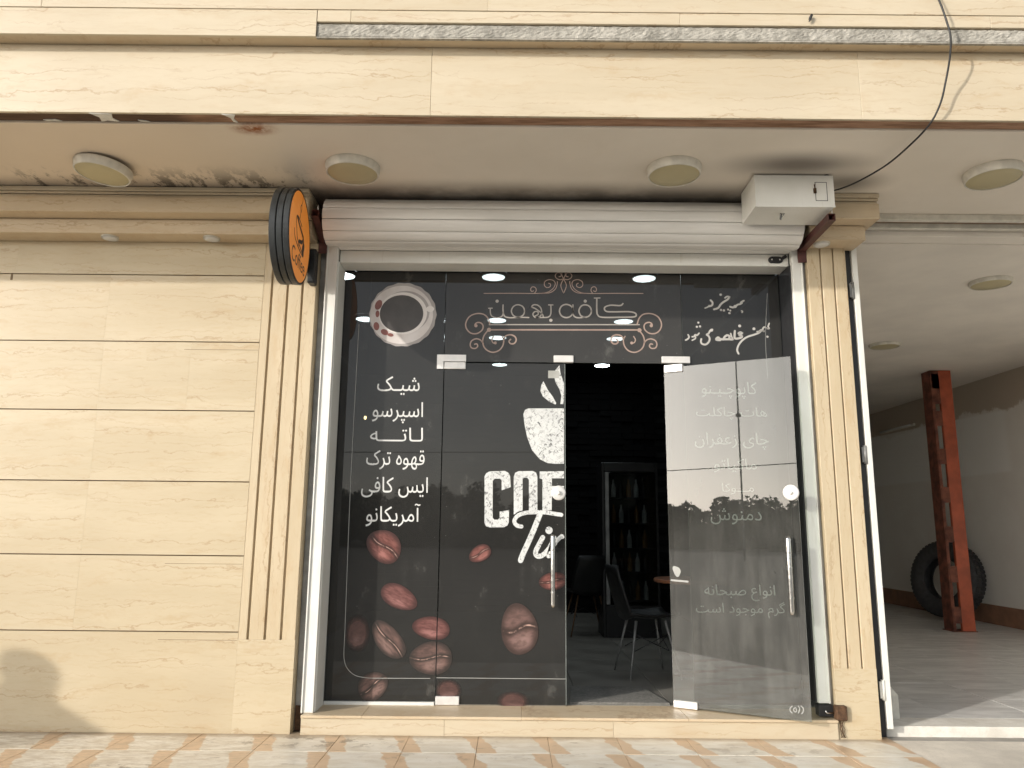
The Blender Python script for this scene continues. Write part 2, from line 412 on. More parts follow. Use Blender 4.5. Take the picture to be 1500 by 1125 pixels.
VERSE=[(0.0099,[(1.659,2.872),(1.642,2.862),(1.635,2.847),(1.616,2.843),(1.594,2.828),(1.577,2.819)]),(0.0064,[(1.637,2.797),(1.646,2.793),(1.641,2.783)]),(0.0113,[(1.598,2.83),(1.579,2.821),(1.558,2.826)]),(0.0092,[(1.558,2.899),(1.54,2.902),(1.524,2.891)]),(0.0113,[(1.554,2.897),(1.543,2.88),(1.513,2.861),(1.491,2.842),(1.472,2.816),(1.442,2.805)]),(0.0106,[(1.42,2.873),(1.433,2.857),(1.429,2.836),(1.407,2.827)]),(0.0078,[(1.408,2.834),(1.399,2.823),(1.378,2.814)]),(0.0085,[(1.832,2.705),(1.823,2.682),(1.83,2.668),(1.812,2.667)]),(0.0092,[(1.812,2.667),(1.795,2.678),(1.783,2.66),(1.793,2.645),(1.772,2.656),(1.757,2.645),(1.743,2.643)]),(0.0106,[(1.775,2.656),(1.757,2.637),(1.72,2.621),(1.67,2.604),(1.633,2.578),(1.606,2.544),(1.594,2.508),(1.603,2.481)]),(0.0078,[(1.639,2.633),(1.621,2.64),(1.607,2.63)]),(0.012,[(1.635,2.63),(1.613,2.618),(1.634,2.608),(1.619,2.596),(1.583,2.592),(1.581,2.621),(1.584,2.647)]),(0.0085,[(1.569,2.584),(1.559,2.606),(1.553,2.628)]),(0.012,[(1.562,2.584),(1.541,2.588),(1.545,2.606),(1.528,2.615),(1.509,2.602),(1.505,2.587),(1.54,2.586)]),(0.0127,[(1.505,2.585),(1.476,2.587),(1.463,2.598),(1.448,2.583),(1.476,2.579)]),(0.0106,[(1.424,2.656),(1.408,2.647),(1.396,2.627),(1.382,2.618),(1.395,2.608),(1.402,2.59),(1.397,2.568),(1.375,2.547),(1.35,2.549),(1.339,2.564),(1.343,2.586)]),(0.0092,[(1.328,2.628),(1.314,2.613),(1.301,2.617),(1.292,2.604),(1.279,2.602)]),(0.0085,[(1.301,2.604),(1.3,2.589),(1.278,2.576)]),(0.0092,[(1.25,2.616),(1.256,2.6),(1.247,2.585),(1.231,2.577)])]
VERSEDOT=[((1.64,2.856),0.0106),((1.594,2.828),0.012),((1.494,2.915),0.0092),((1.491,2.801),0.0085),((1.512,2.798),0.0085),((1.543,2.805),0.0071),((1.558,2.797),0.0071),((1.551,2.778),0.0085),((1.721,2.664),0.0106),((1.814,2.607),0.0085),((1.62,2.684),0.0106),((1.418,2.651),0.0106),((1.326,2.706),0.0078),((1.314,2.675),0.0078),((1.337,2.678),0.0078)]
BRANDPOLY=[[(-0.183,1.6),(-0.172,1.621),(-0.15,1.634),(-0.043,1.639),(-0.017,1.625),(-0.007,1.602),(-0.002,1.529),(-0.064,1.506),(-0.065,1.572),(-0.076,1.585),(-0.113,1.585),(-0.126,1.571),(-0.123,1.321),(-0.112,1.308),(-0.086,1.308),(-0.075,1.321),(-0.076,1.362),(-0.012,1.373),(-0.013,1.293),(-0.022,1.27),(-0.045,1.258),(-0.144,1.256),(-0.167,1.264),(-0.178,1.285)],[(0.02,1.342),(0.018,1.599),(0.027,1.626),(0.051,1.638),(0.148,1.64),(0.17,1.63),(0.18,1.606),(0.181,1.373),(0.123,1.369),(0.122,1.58),(0.111,1.593),(0.09,1.593),(0.079,1.58),(0.08,1.372),(0.049,1.363)],[(0.196,1.637),(0.363,1.641),(0.363,1.592),(0.28,1.591),(0.28,1.538),(0.363,1.539),(0.363,1.497),(0.28,1.496),(0.278,1.374),(0.215,1.373),(0.215,1.584),(0.196,1.59)],[(0.115,2.075),(0.365,2.078),(0.363,1.692),(0.298,1.691),(0.251,1.695),(0.197,1.721),(0.143,1.783),(0.109,1.871),(0.09,1.959),(0.081,2.034),(0.092,2.064)],[(0.221,2.27),(0.206,2.242),(0.2,2.2),(0.217,2.161),(0.258,2.127),(0.305,2.104),(0.311,2.115),(0.287,2.159),(0.252,2.207),(0.233,2.245)],[(0.334,2.385),(0.305,2.351),(0.296,2.312),(0.305,2.263),(0.333,2.215),(0.347,2.167),(0.339,2.108),(0.359,2.108),(0.365,2.146),(0.365,2.257),(0.353,2.292),(0.34,2.333)]]
TIME=[(0.0274,[(0.073,1.264),(0.04,1.272),(0.025,1.3),(0.046,1.335),(0.099,1.355),(0.165,1.36),(0.231,1.36),(0.297,1.351),(0.344,1.344)]),(0.037,[(0.198,1.347),(0.159,1.249),(0.12,1.159),(0.087,1.088),(0.069,1.04)]),(0.0329,[(0.218,1.192),(0.186,1.133),(0.169,1.095),(0.182,1.069),(0.218,1.076),(0.258,1.115),(0.287,1.167)]),(0.0302,[(0.295,1.192),(0.277,1.134),(0.258,1.07)]),(0.0274,[(0.268,1.089),(0.304,1.16),(0.343,1.199),(0.351,1.197)])]
TIMEDOT=[((0.26,1.24),0.0247)]
BEANS=[((-0.853,1.123),0.126,0.1029,-38,1),((-0.743,0.795),0.1311,0.0746,-25,0),((-0.518,0.597),0.126,0.0733,-8,0),((-0.8,0.519),0.1479,0.0797,-48,2),((-1.009,0.56),0.0874,0.1221,0,3),((-0.513,0.407),0.1414,0.1054,2,1),((-0.892,0.228),0.1029,0.0874,35,1),((-0.398,0.207),0.0926,0.0746,0,3),((0.025,0.14),0.1093,0.0707,0,3),((-0.204,1.083),0.0797,0.054,28,1),((0.287,0.906),0.0926,0.0591,8,1),((0.063,0.594),0.1221,0.1646,8,4)]
CUP=[((-0.785,2.746),0.2391,0.2346),((-0.794,2.745),0.225,0.2154),((-0.786,2.755),0.1684,0.1511),((-0.794,2.751),0.1466,0.1305),((-0.591,2.788),0.0289,0.0225)]
CUPBEANS=[((-0.961,2.815),0.0244,0.0386,-20),((-0.97,2.657),0.0206,0.0309,10),((-0.91,2.614),0.0289,0.0206,-30),((-0.867,2.594),0.0225,0.0129,-10),((-0.966,2.748),0.0141,0.0257,0)]
BORDER=[(-1.094,2.671),(-1.1,1.581),(-1.091,0.592),(-1.091,0.462),(-1.086,0.393),(-1.063,0.338),(-1.011,0.296),(-0.935,0.281),(-0.854,0.279),(-0.653,0.28),(0.376,0.285)]
BORDER2=[(1.83,2.927),(1.842,2.499)]
STICK=[(0.254,2.346),(0.331,2.292)]
MARK=[[(0.738,0.205),(0.726,0.192),(0.725,0.176),(0.736,0.166)],[(0.758,0.199),(0.746,0.19),(0.749,0.175),(0.76,0.176),(0.761,0.192)],[(0.774,0.209),(0.781,0.194),(0.772,0.17)],[(0.79,0.211),(0.801,0.2),(0.8,0.181),(0.791,0.168)]]
RT={'cap': (1.33, 2.156, 1.719, 2.276), 'hot': (1.287, 2.006, 1.782, 2.097), 'chai': (1.27, 1.801, 1.782, 1.919), 'mac': (1.396, 1.642, 1.692, 1.738), 'mok': (1.446, 1.493, 1.665, 1.57), 'dam': (1.359, 1.29, 1.708, 1.399), 'anv': (1.298, 0.788, 1.773, 0.894), 'garm': (1.239, 0.678, 1.835, 0.784)}
# ---------------------------------------------------------------- materials
M = {}
M['marble'] = marble('cream_marble', 'x', stains=[(-1.86, .30, .10, .20, .8, (.30, .20, .10), 9), (-2.3, .06, .9, .14, .45, (.42, .30, .17), 12),
      (-3.0, 3.05, .8, .16, .35, (.30, .24, .17), 5), (-2.1, 2.95, .5, .12, .3, (.30, .24, .17), 7), (-1.95, .598, .11, .014, .9, (.06, .05, .04), 6)])
M['marble_v'] = marble('cream_marble_upright', 'z', base=(.55, .45, .30))
M['marble_light'] = marble('pale_marble', 'x', base=(.555, .47, .335), coarse=.8)
M['marble_shade'] = marble('weathered_marble', 'x', base=(.58, .465, .315))
M['joint'] = plain('joint_mortar', (.20, .14, .085), .9)
def enamel():
    t = NT('white_enamel'); w = t.coords()
    c = t.mix(t.ramp(t.noise(w, 4, 5), .3, .7), (.74, .735, .68), (.80, .795, .75))
    s = t.ramp(t.noise(t.coords((16, 16, 1.1)), 2.2, 5, .7), .56, .74, 0, .30)
    c = t.mix(s, c, (.50, .45, .36))
    sp = t.math('MULTIPLY', t.ramp(t.voro(w, 16), .03, .07, .8, 0), t.ramp(t.noise(w, 3, 3), .55, .68))
    c = t.mix(sp, c, (.16, .08, .04))
    t.bump(t.noise(t.coords((1, 1, .6)), 7, 3), .12, .004)
    return t.set(c, t.ramp(t.noise(w, 9, 4), .3, .7, .30, .5), 0, .5)
M['white_metal'] = enamel()
M['grey_metal'] = plain('weathered_steel', (.30, .30, .29), .45, .35, .5, .3, 6, .1)
M['white_plastic'] = plain('lamp_rim', (.66, .63, .55), .5)
M['diffuser'] = plain('lamp_diffuser', (.50, .44, .27), .45, 0, .4, .06, 4, .02)
M['black_metal'] = plain('black_metal', (.025, .025, .027), .4, .2)
M['black_plastic'] = plain('black_plastic', (.02, .02, .02), .45)
M['dark_grey'] = plain('dark_grey_sheet', (.030, .033, .034), .42, .1, .5, .25, 10, .05)
M['chrome'] = plain('brushed_steel', (.62, .61, .59), .22, 1.0, .5, .08, 30, .03)
M['patch_steel'] = plain('satin_steel', (.78, .76, .73), .38, .3, .5, .05, 20, .02)
M['maroon'] = plain('maroon_paint', (.085, .03, .025), .5, 0, .5, .35, 12, .1)
M['rust'] = plain('rusty_iron', (.10, .055, .03), .8, .2, .4, .5, 30, .4)
M['cable'] = plain('cable_sheath', (.012, .012, .012), .5)
M['wood'] = plain('chair_leg_wood', (.16, .09, .045), .5, 0, .4, .25, 18)
M['table_wood'] = plain('table_top_wood', (.30, .13, .07), .4, 0, .5, .2, 8)
M['shell'] = plain('chair_shell', (.010, .0105, .011), .45)
M['glass_edge'] = plain('glass_edge', (.26, .29, .27), .2)
M['silicone'] = plain('seal', (.35, .36, .34), .6)
M['bark'] = plain('bark', (.10, .07, .045), .9)

def soffit_mat():
    t = NT('soffit_paint'); w = t.coords(); c3 = t.xyz(w)
    n = t.noise(w, 1.2, 4); fine = t.noise(w, 22, 6, .7)
    c = t.mix(t.ramp(n, .3, .7), (.76, .695, .60), (.83, .765, .67))
    # left part is warmer, right part greyer paint
    c = t.mix(t.ramp(c3[0], -2.6, -.3, .55, 0), c, (.72, .57, .41))
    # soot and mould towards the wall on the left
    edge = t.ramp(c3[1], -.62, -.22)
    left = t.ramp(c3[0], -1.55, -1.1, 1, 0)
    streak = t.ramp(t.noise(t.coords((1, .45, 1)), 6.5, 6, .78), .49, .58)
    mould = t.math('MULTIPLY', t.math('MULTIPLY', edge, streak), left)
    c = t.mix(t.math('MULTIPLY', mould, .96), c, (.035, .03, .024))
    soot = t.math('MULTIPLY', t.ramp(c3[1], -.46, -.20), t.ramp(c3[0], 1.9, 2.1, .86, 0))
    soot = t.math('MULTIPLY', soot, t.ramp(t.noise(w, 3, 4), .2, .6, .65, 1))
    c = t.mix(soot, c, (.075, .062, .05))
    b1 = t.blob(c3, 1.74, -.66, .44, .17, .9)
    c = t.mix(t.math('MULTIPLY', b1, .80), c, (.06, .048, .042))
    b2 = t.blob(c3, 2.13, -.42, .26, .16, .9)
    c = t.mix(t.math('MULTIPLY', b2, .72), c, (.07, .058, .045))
    b3 = t.blob(c3, -1.47, -1.03, .13, .07, .9)
    c = t.mix(t.math('MULTIPLY', b3, t.ramp(fine, .3, .6, .3, 1)), c, (.30, .10, .03))
    b4 = t.blob(c3, 1.2, -.45, .8, .3, 1.0)
    c = t.mix(t.math('MULTIPLY', b4, .10), c, (.2, .16, .12))
    t.bump(fine, .12, .004)
    return t.set(c, .75, 0, .3)
M['soffit'] = soffit_mat()

def concrete_mat(name, a, b, scale=8, rough=.9, bump=.6):
    t = NT(name); w = t.coords(); n = t.noise(w, scale, 7, .7); n2 = t.noise(w, scale * .2, 3)
    c = t.mix(t.ramp(n, .3, .7), a, b)
    c = t.mix(t.ramp(n2, .45, .7, 0, .4), c, tuple(x * .7 for x in a))
    sp = t.ramp(t.voro(w, scale * 9), .0, .22, .5, 0)
    c = t.mix(sp, c, tuple(x * .55 for x in a))
    t.bump(n, bump, .02); return t.set(c, rough, 0, .3)
M['concrete'] = concrete_mat('exposed_concrete', (.25, .235, .20), (.50, .47, .41), 22, .9, .22)
M['apron'] = concrete_mat('dusty_concrete', (.62, .57, .49), (.78, .72, .62), 5, .85, .15)
M['asphalt'] = concrete_mat('dusty_asphalt', (.32, .30, .265), (.40, .375, .335), 9, .9, .3)
M['white_stone'] = concrete_mat('white_threshold_stone', (.66, .62, .54), (.82, .79, .72), 9, .6, .1)
def lip_mat():
    t = NT('rusty_lip'); w = t.coords(); c3 = t.xyz(w)
    n = t.noise(t.coords((.7, 6, 1)), 4, 6, .7)
    c = t.mix(t.ramp(n, .35, .65), (.24, .14, .085), (.44, .27, .18))
    d = t.ramp(t.noise(t.coords((2.5, 1, 1)), 3.1, 5, .7), .5, .62)
    bl = t.blob(c3, -.1, -1.12, .75, .2, .8)
    c = t.mix(t.math('MULTIPLY', t.math('MULTIPLY', d, bl), .85), c, (.03, .02, .012))
    c = t.mix(t.ramp(c3[0], -1.9, -1.7, .75, 0), c, (.045, .03, .022))
    t.bump(n, .5, .02); return t.set(c, .9, 0, .2)
M['lip'] = lip_mat()
M['paint_chip'] = plain('peeling_white_paint', (.70, .68, .62), .7, 0, .3, .15, 20, .3)

def tile_mat():
    t = NT('patterned_floor_tile')
    c3 = t.xyz()
    u = t.math('ADD', c3[0], 0.0)                      # tile spans -.2105 .. .2105
    v = t.math('DIVIDE', t.math('SUBTRACT', .21, c3[1]), .42)
    wob = t.math('MULTIPLY', t.math('SUBTRACT', t.noise(t.coords((1, 1, 1), rand=True), 9, 3), .5), .10)
    cen = t.math('ADD', t.math('MULTIPLY', t.math('SUBTRACT', v, .5), .118), wob)
    def band(off):
        d = t.math('ABSOLUTE', t.math('SUBTRACT', t.math('SUBTRACT', u, off), cen))
        return t.ramp(d, .052, .064, 1, 0)
    b = t.math('MAXIMUM', band(-.2105), band(.2105))
    vv = t.coords((1.5, 4, 1), rand=True)
    n = t.noise(vv, 3, 5, .6, .5); n2 = t.noise(vv, 9, 5, .7)
    white = t.mix(t.ramp(n, .35, .65), (.80, .76, .67), (.70, .64, .53))
    tan = t.mix(t.ramp(n, .35, .65), (.60, .41, .25), (.68, .49, .32))
    c = t.mix(t.math('MULTIPLY', b, .9), white, tan)
    dirt = t.ramp(t.noise(t.coords((1, 2.6, 1), rand=True), 7, 6, .7), .60, .70, 0, .62)
    c = t.mix(dirt, c, (.30, .23, .16))
    oi = t.n.new('ShaderNodeObjectInfo')
    xx = t.xyz(oi.outputs['Location'])
    wall_dirt = t.math('MULTIPLY', t.ramp(xx[0], -2.3, -.2, 1, 0), t.ramp(n2, .42, .60, 0, .42))
    c = t.mix(wall_dirt, c, (.36, .27, .175))
    g = t.n.new('ShaderNodeNewGeometry'); pw = g.outputs['Position']; pc = t.xyz(pw)
    pn = t.noise(pw, 9, 6, .7); pn2 = t.noise(pw, 2.2, 5, .6)
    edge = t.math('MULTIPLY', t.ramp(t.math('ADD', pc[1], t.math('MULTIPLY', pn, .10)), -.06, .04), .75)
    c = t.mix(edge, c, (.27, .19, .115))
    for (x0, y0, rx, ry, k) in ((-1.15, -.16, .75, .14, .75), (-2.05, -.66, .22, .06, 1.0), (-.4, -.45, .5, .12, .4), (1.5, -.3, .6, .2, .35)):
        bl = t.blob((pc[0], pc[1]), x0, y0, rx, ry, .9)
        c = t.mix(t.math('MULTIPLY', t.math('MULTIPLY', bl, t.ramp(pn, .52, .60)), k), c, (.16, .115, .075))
    c = t.mix(t.ramp(pn2, .5, .75, 0, .30), c, (.42, .34, .25))
    t.bump(n2, .08, .003)
    return t.set(c, t.ramp(n, .3, .7, .28, .5), 0, .5)
M['tile'] = tile_mat()

# ---- glass
def glass_mat(name, film=None, film_op=0.9, tint=(.8, .82, .8), gloss=1.0, dust=0.0, specks=True, rough=.012):
    t = NT(name); t.n.remove(t.b)
    tr = t.n.new('ShaderNodeBsdfTransparent'); tr.inputs[0].default_value = (*tint, 1)
    body = tr.outputs[0]
    w = t.coords()
    if film:
        di = t.n.new('ShaderNodeBsdfDiffuse')
        n = t.noise(w, 1.4, 4)
        c = t.mix(t.ramp(n, .3, .7), film, tuple(x * 1.25 for x in film))
        if specks:
            sp = t.ramp(t.voro(w, 24), .03, .085, 1, 0)
            sp = t.math('MULTIPLY', sp, t.ramp(t.noise(w, 1.7, 3), .46, .60))
            sp2 = t.ramp(t.noise(t.coords((1, 1, .6)), 5, 7, .75), .54, .80, 0, .26)
            c = t.mix(t.math('MAXIMUM', t.math('MULTIPLY', sp, .55), sp2), c, (.34, .33, .30))
        t.put(di.inputs[0], c)
        mx = t.n.new('ShaderNodeMixShader'); mx.inputs[0].default_value = film_op
        t.link(body, mx.inputs[1]); t.link(di.outputs[0], mx.inputs[2]); body = mx.outputs[0]
    if dust > 0:
        di = t.n.new('ShaderNodeBsdfDiffuse'); di.inputs[0].default_value = (.50, .49, .45, 1)
        n = t.noise(t.coords((4, 4, .7)), 3.4, 7, .75); n2 = t.noise(w, 1.1, 4)
        c3 = t.xyz(w)
        low = t.ramp(c3[2], 1.6, .2, .6, 1.2)
        f = t.math('MULTIPLY', t.math('MULTIPLY', t.ramp(n, .35, .75, .75, 1.45), t.ramp(n2, .3, .7, .7, 1.3)), t.math('MULTIPLY', low, dust), clamp=True)
        mx = t.n.new('ShaderNodeMixShader'); t.link(f, mx.inputs[0])
        t.link(body, mx.inputs[1]); t.link(di.outputs[0], mx.inputs[2]); body = mx.outputs[0]
    gl = t.n.new('ShaderNodeBsdfGlossy'); gl.inputs['Roughness'].default_value = rough
    fr = t.n.new('ShaderNodeFresnel'); fr.inputs[0].default_value = 1.5
    f = t.math('MULTIPLY', fr.outputs[0], gloss, clamp=True)
    mx = t.n.new('ShaderNodeMixShader'); t.link(f, mx.inputs[0])
    t.link(body, mx.inputs[1]); t.link(gl.outputs[0], mx.inputs[2])
    t.link(mx.outputs[0], t.out.inputs[0])
    return t.m
M['film_glass'] = glass_mat('printed_film_glass', (.030, .0295, .028), .86, (.75, .78, .76), .9)
M['film_glass_grey'] = glass_mat('printed_film_glass_grey', (.044, .042, .039), .90, (.75, .78, .76), .9)
M['back_glass'] = glass_mat('glass_back', None, 0, (.9, .92, .9), .6)
M['leaf_glass'] = glass_mat('tinted_door_glass', None, 0, (.46, .50, .48), 1.8, .115, rough=.006)
M['display_glass'] = glass_mat('display_glass', None, 0, (.62, .64, .64), .6)

def print_mat(name, a, b, grunge=0.0, rough=.35):
    t = NT(name); w = t.coords()
    n = t.noise(w, 7, 4); c = t.mix(t.ramp(n, .3, .7), a, b)
    if grunge > 0:
        g = t.ramp(t.noise(w, 42, 6, .78, .8), .525, .57)
        g2 = t.ramp(t.noise(w, 150, 3, .7), .60, .66, 0, .6)
        g = t.math('MULTIPLY', t.math('MAXIMUM', g, g2), t.ramp(t.noise(w, 9, 3), .35, .6, .3, 1))
        c = t.mix(t.math('MULTIPLY', g, grunge), c, (.05, .05, .05))
    return t.set(c, rough, 0, .5)
M['ink_white'] = print_mat('white_lettering', (.66, .66, .64), (.74, .74, .72))
M['ink_grunge'] = print_mat('distressed_white_print', (.62, .63, .62), (.70, .71, .69), .95)
M['ink_silver'] = print_mat('silver_print', (.36, .33, .30), (.46, .42, .38))
M['ink_verse'] = print_mat('verse_silver_print', (.46, .44, .41), (.56, .54, .51))
M['ink_rose'] = print_mat('rose_print', (.34, .24, .20), (.42, .31, .26))
M['ink_line'] = print_mat('thin_line_print', (.30, .30, .28), (.36, .36, .34))
M['ink_sticker'] = print_mat('small_sticker', (.35, .35, .32), (.45, .45, .42))
M['ink_dark'] = print_mat('sign_dark_print', (.045, .035, .03), (.06, .045, .035))
M['ink_cream'] = print_mat('cup_print_white', (.62, .57, .54), (.74, .70, .68))
M['ink_rim'] = print_mat('cup_rim_print', (.78, .74, .70), (.84, .80, .77))
M['ink_saucer'] = print_mat('saucer_rim_print', (.36, .32, .31), (.44, .41, .39))
M['ink_coffee'] = print_mat('coffee_print', (.055, .048, .044), (.075, .066, .06))
M['ink_beansmall'] = print_mat('small_bean_print', (.20, .07, .055), (.30, .10, .08))

def bean_mat(name, col1, col2, dark, crease=True, blur=0.0, cdir=0):
    t = NT(name); c3 = t.xyz()
    # bean-local coordinates: x along the bean, z across, radius 1 at the rim
    u, v = c3[0], c3[2]
    rr = t.math('SQRT', t.math('ADD', t.math('MULTIPLY', u, u), t.math('MULTIPLY', v, v)))
    w = t.coords((1, 1, 2.2), rand=True); n = t.noise(w, 2.6, 5, .65)
    c = t.mix(t.ramp(n, .32, .68), col1, col2)
    if crease:
        wav = t.math('MULTIPLY', t.math('SINE', t.math('MULTIPLY', u, 3.6)), .10)
        d = t.math('ABSOLUTE', t.math('SUBTRACT', v, t.math('ADD', wav, .02)))
        c = t.mix(t.ramp(d, .07, .24, .85, 0), c, dark)
        c = t.mix(t.math('MULTIPLY', t.ramp(d, .0, .05, 1, 0), t.ramp(n, .4, .6)), c, (.62, .40, .33))
    hl = t.blob((u, v), .1, -.45, .62, .36, .8)
    c = t.mix(t.math('MULTIPLY', t.math('MULTIPLY', hl, t.ramp(n, .35, .6, .4, 1)), .42), c, tuple(min(.7, x * 2.1 + .05) for x in col2))
    c = t.mix(t.ramp(rr, .60, 1.0, 0, .88), c, dark)
    if blur > 0:
        a = t.ramp(rr, 1 - blur, 1.0, .85, 0)
        t.link(a, t.b.inputs['Alpha'])
    return t.set(c, .4, 0, .4)
M['bean_red'] = bean_mat('bean_print_red', (.12, .04, .032), (.23, .09, .075), (.035, .016, .014))
M['bean_plain'] = bean_mat('bean_print_plain', (.11, .042, .037), (.21, .092, .082), (.045, .02, .018), False)
M['bean_brown'] = bean_mat('bean_print_brown', (.10, .06, .05), (.17, .10, .088), (.04, .026, .022))
M['bean_dark'] = bean_mat('bean_print_dark', (.075, .048, .042), (.16, .095, .08), (.03, .025, .022))
M['bean_blur'] = bean_mat('bean_print_blurred', (.085, .045, .04), (.13, .07, .06), (.05, .035, .032), False, .45)

def orange_mat():
    t = NT('orange_sign_face'); w = t.coords()
    c = t.mix(t.ramp(t.noise(w, 6, 4), .3, .7), (.78, .27, .045), (.86, .33, .07))
    t.set(c, .35, 0, .5)
    t.put(t.b.inputs['Emission Color'], (1.0, .33, .05)); t.b.inputs['Emission Strength'].default_value = .16
    return t.m
M['orange'] = orange_mat()

def lamp_mat(name, color, k):
    t = NT(name); t.set((.8, .8, .8), .5)
    t.put(t.b.inputs['Emission Color'], color); t.b.inputs['Emission Strength'].default_value = k
    return t.m
M['lit'] = lamp_mat('lit_lamp', (.86, .96, 1.0), 13.0)
M['lit_warm'] = lamp_mat('lit_bulb', (1.0, .72, .35), 16.0)

def shutter_mat():
    t = NT('shutter_slat'); w = t.coords(); c3 = t.xyz(w)
    n = t.noise(t.coords((.25, 3, 3)), 5, 5, .6)
    c = t.mix(t.ramp(n, .3, .7), (.68, .665, .63), (.80, .785, .75))
    # dribbles of bird droppings / paint, in a few places along the width
    d = t.ramp(t.noise(t.coords((14, 1, 1.3)), 2.0, 5, .75), .63, .70)
    dd = t.math('MULTIPLY', t.math('MULTIPLY', d, t.ramp(c3[2], 3.18, 3.40)), t.math('MULTIPLY', t.ramp(c3[0], -.9, -.4), t.ramp(c3[0], 1.5, 1.0)))
    c = t.mix(dd, c, (.84, .82, .78))
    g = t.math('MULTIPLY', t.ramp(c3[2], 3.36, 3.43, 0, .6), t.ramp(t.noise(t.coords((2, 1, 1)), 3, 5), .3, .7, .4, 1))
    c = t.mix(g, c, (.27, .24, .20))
    return t.set(c, .42, 0, .5)
M['shutter'] = shutter_mat()

def wallpaint_mat():
    t = NT('garage_wall_paint'); w = t.coords(); c3 = t.xyz(w)
    n = t.noise(w, 1.1, 5, .6); e = t.math('ADD', c3[2], t.math('MULTIPLY', t.noise(w, 2.2, 6, .7), .5))
    c = t.mix(t.ramp(n, .3, .7), (.76, .73, .68), (.82, .80, .75))
    raw = t.ramp(e, 3.10, 3.16)
    c = t.mix(raw, c, (.50, .43, .35))
    # paler patch between two heights: a bright reflection painted into the wall colour
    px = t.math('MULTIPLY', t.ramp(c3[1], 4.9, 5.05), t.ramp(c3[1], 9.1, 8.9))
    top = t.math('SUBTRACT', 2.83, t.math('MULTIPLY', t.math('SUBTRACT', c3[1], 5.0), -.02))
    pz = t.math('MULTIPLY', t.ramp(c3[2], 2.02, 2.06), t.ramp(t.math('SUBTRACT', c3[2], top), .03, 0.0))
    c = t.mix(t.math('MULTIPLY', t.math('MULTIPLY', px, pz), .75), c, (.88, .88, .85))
    t.bump(n, .1, .01); return t.set(c, .38, 0, .5)
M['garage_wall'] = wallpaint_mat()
M['garage_ceiling'] = plain('garage_ceiling_paint', (.80, .75, .67), .8, 0, .3, .06, 1.5)
def slabfloor():
    t = NT('garage_floor_stone'); w = t.coords((1.2, 1.2, 1), rot=(0, 0, R(-40)))
    n = t.noise(t.coords((1, 3.5, 1), rot=(0, 0, R(-35)), rand=True), 2.2, 6, .7, .6)
    c = t.mix(t.ramp(n, .32, .7), (.50, .49, .465), (.72, .71, .68))
    t.bump(n, .1, .004); return t.set(c, .36, 0, .5)
M['slab'] = slabfloor()
M['skirting'] = plain('brown_skirting', (.27, .145, .09), .5, 0, .4, .2, 6)
M['red_paint'] = plain('red_lead_paint', (.38, .085, .038), .5, 0, .45, .22, 6, .15)
M['red_dark'] = plain('dark_red_lead_paint', (.15, .055, .035), .7, 0, .3, .5, 9, .3)  # darker red for the column's left channel, battens and plates
M['rubber'] = plain('tyre_rubber', (.045, .045, .046), .65, 0, .4, .25, 20, .3)
M['black_wall'] = plain('black_cafe_wall', (.008, .008, .008), .6)
M['black_brick'] = plain('black_stone_brick', (.006, .006, .0062), .8, 0, .2, .4, 25, .8)
M['cafe_ceiling'] = plain('black_cafe_ceiling', (.018, .018, .018), .8)
M['cafe_floor'] = plain('grey_cafe_tile', (.27, .255, .225), .34, 0, .5, .15, 3)
M['mat'] = concrete_mat('door_mat_pile', (.17, .165, .15), (.28, .27, .245), 60, .95, .6)
M['fridge'] = plain('fridge_body', (.012, .0125, .013), .4)
M['fridge_in'] = plain('fridge_inside', (.07, .07, .07), .5)
M['cloth'] = plain('dark_shirt', (.06, .07, .10), .9)
M['cloth2'] = plain('dark_trousers', (.04, .04, .045), .9)
M['skin'] = plain('skin', (.42, .26, .18), .6)
M['hair'] = plain('hair', (.015, .012, .01), .6)
# ================================================================= SETTING
H = 3.45          # soffit height
g = box('ground', -400, 400, -500, 60, -.30, -.012, M['asphalt']); tag(g, kind='structure')
ap = box('concrete_apron', 2.3445, 9.0, -1.9, -.001, -.2, -.004, M['apron']); tag(ap, kind='structure')

# tiled pavement: one bed, every tile a part
pv = box('pavement', -7.2, 2.344, -1.90, .10, -.2, -.012, M['joint']); tag(pv, kind='structure')
TW, TD = .421, .42
b = MB(); b.box(-TW / 2 + .0012, TW / 2 - .0012, -TD / 2 + .0012, TD / 2 - .0012, -.010, 0, .0012)
t0 = b.build('tile', M['tile'], pv)
tm = t0.data
first = True
for j in range(5):
    for i in range(-17, 6):
        x = .026 + i * TW; y = -.152 - j * TD
        if first: o = t0; first = False
        else: o = t0.copy(); col.objects.link(o); o.parent = pv
        o.location = (x, y, random.uniform(-.0008, .0006)); o.rotation_euler = (random.uniform(-.001, .001), random.uniform(-.001, .001), 0)

# ---- soffit
so_ = box('soffit', -5.2, 6.7, -1.072, .36, H, H + .12, M['soffit']); tag(so_, kind='structure')

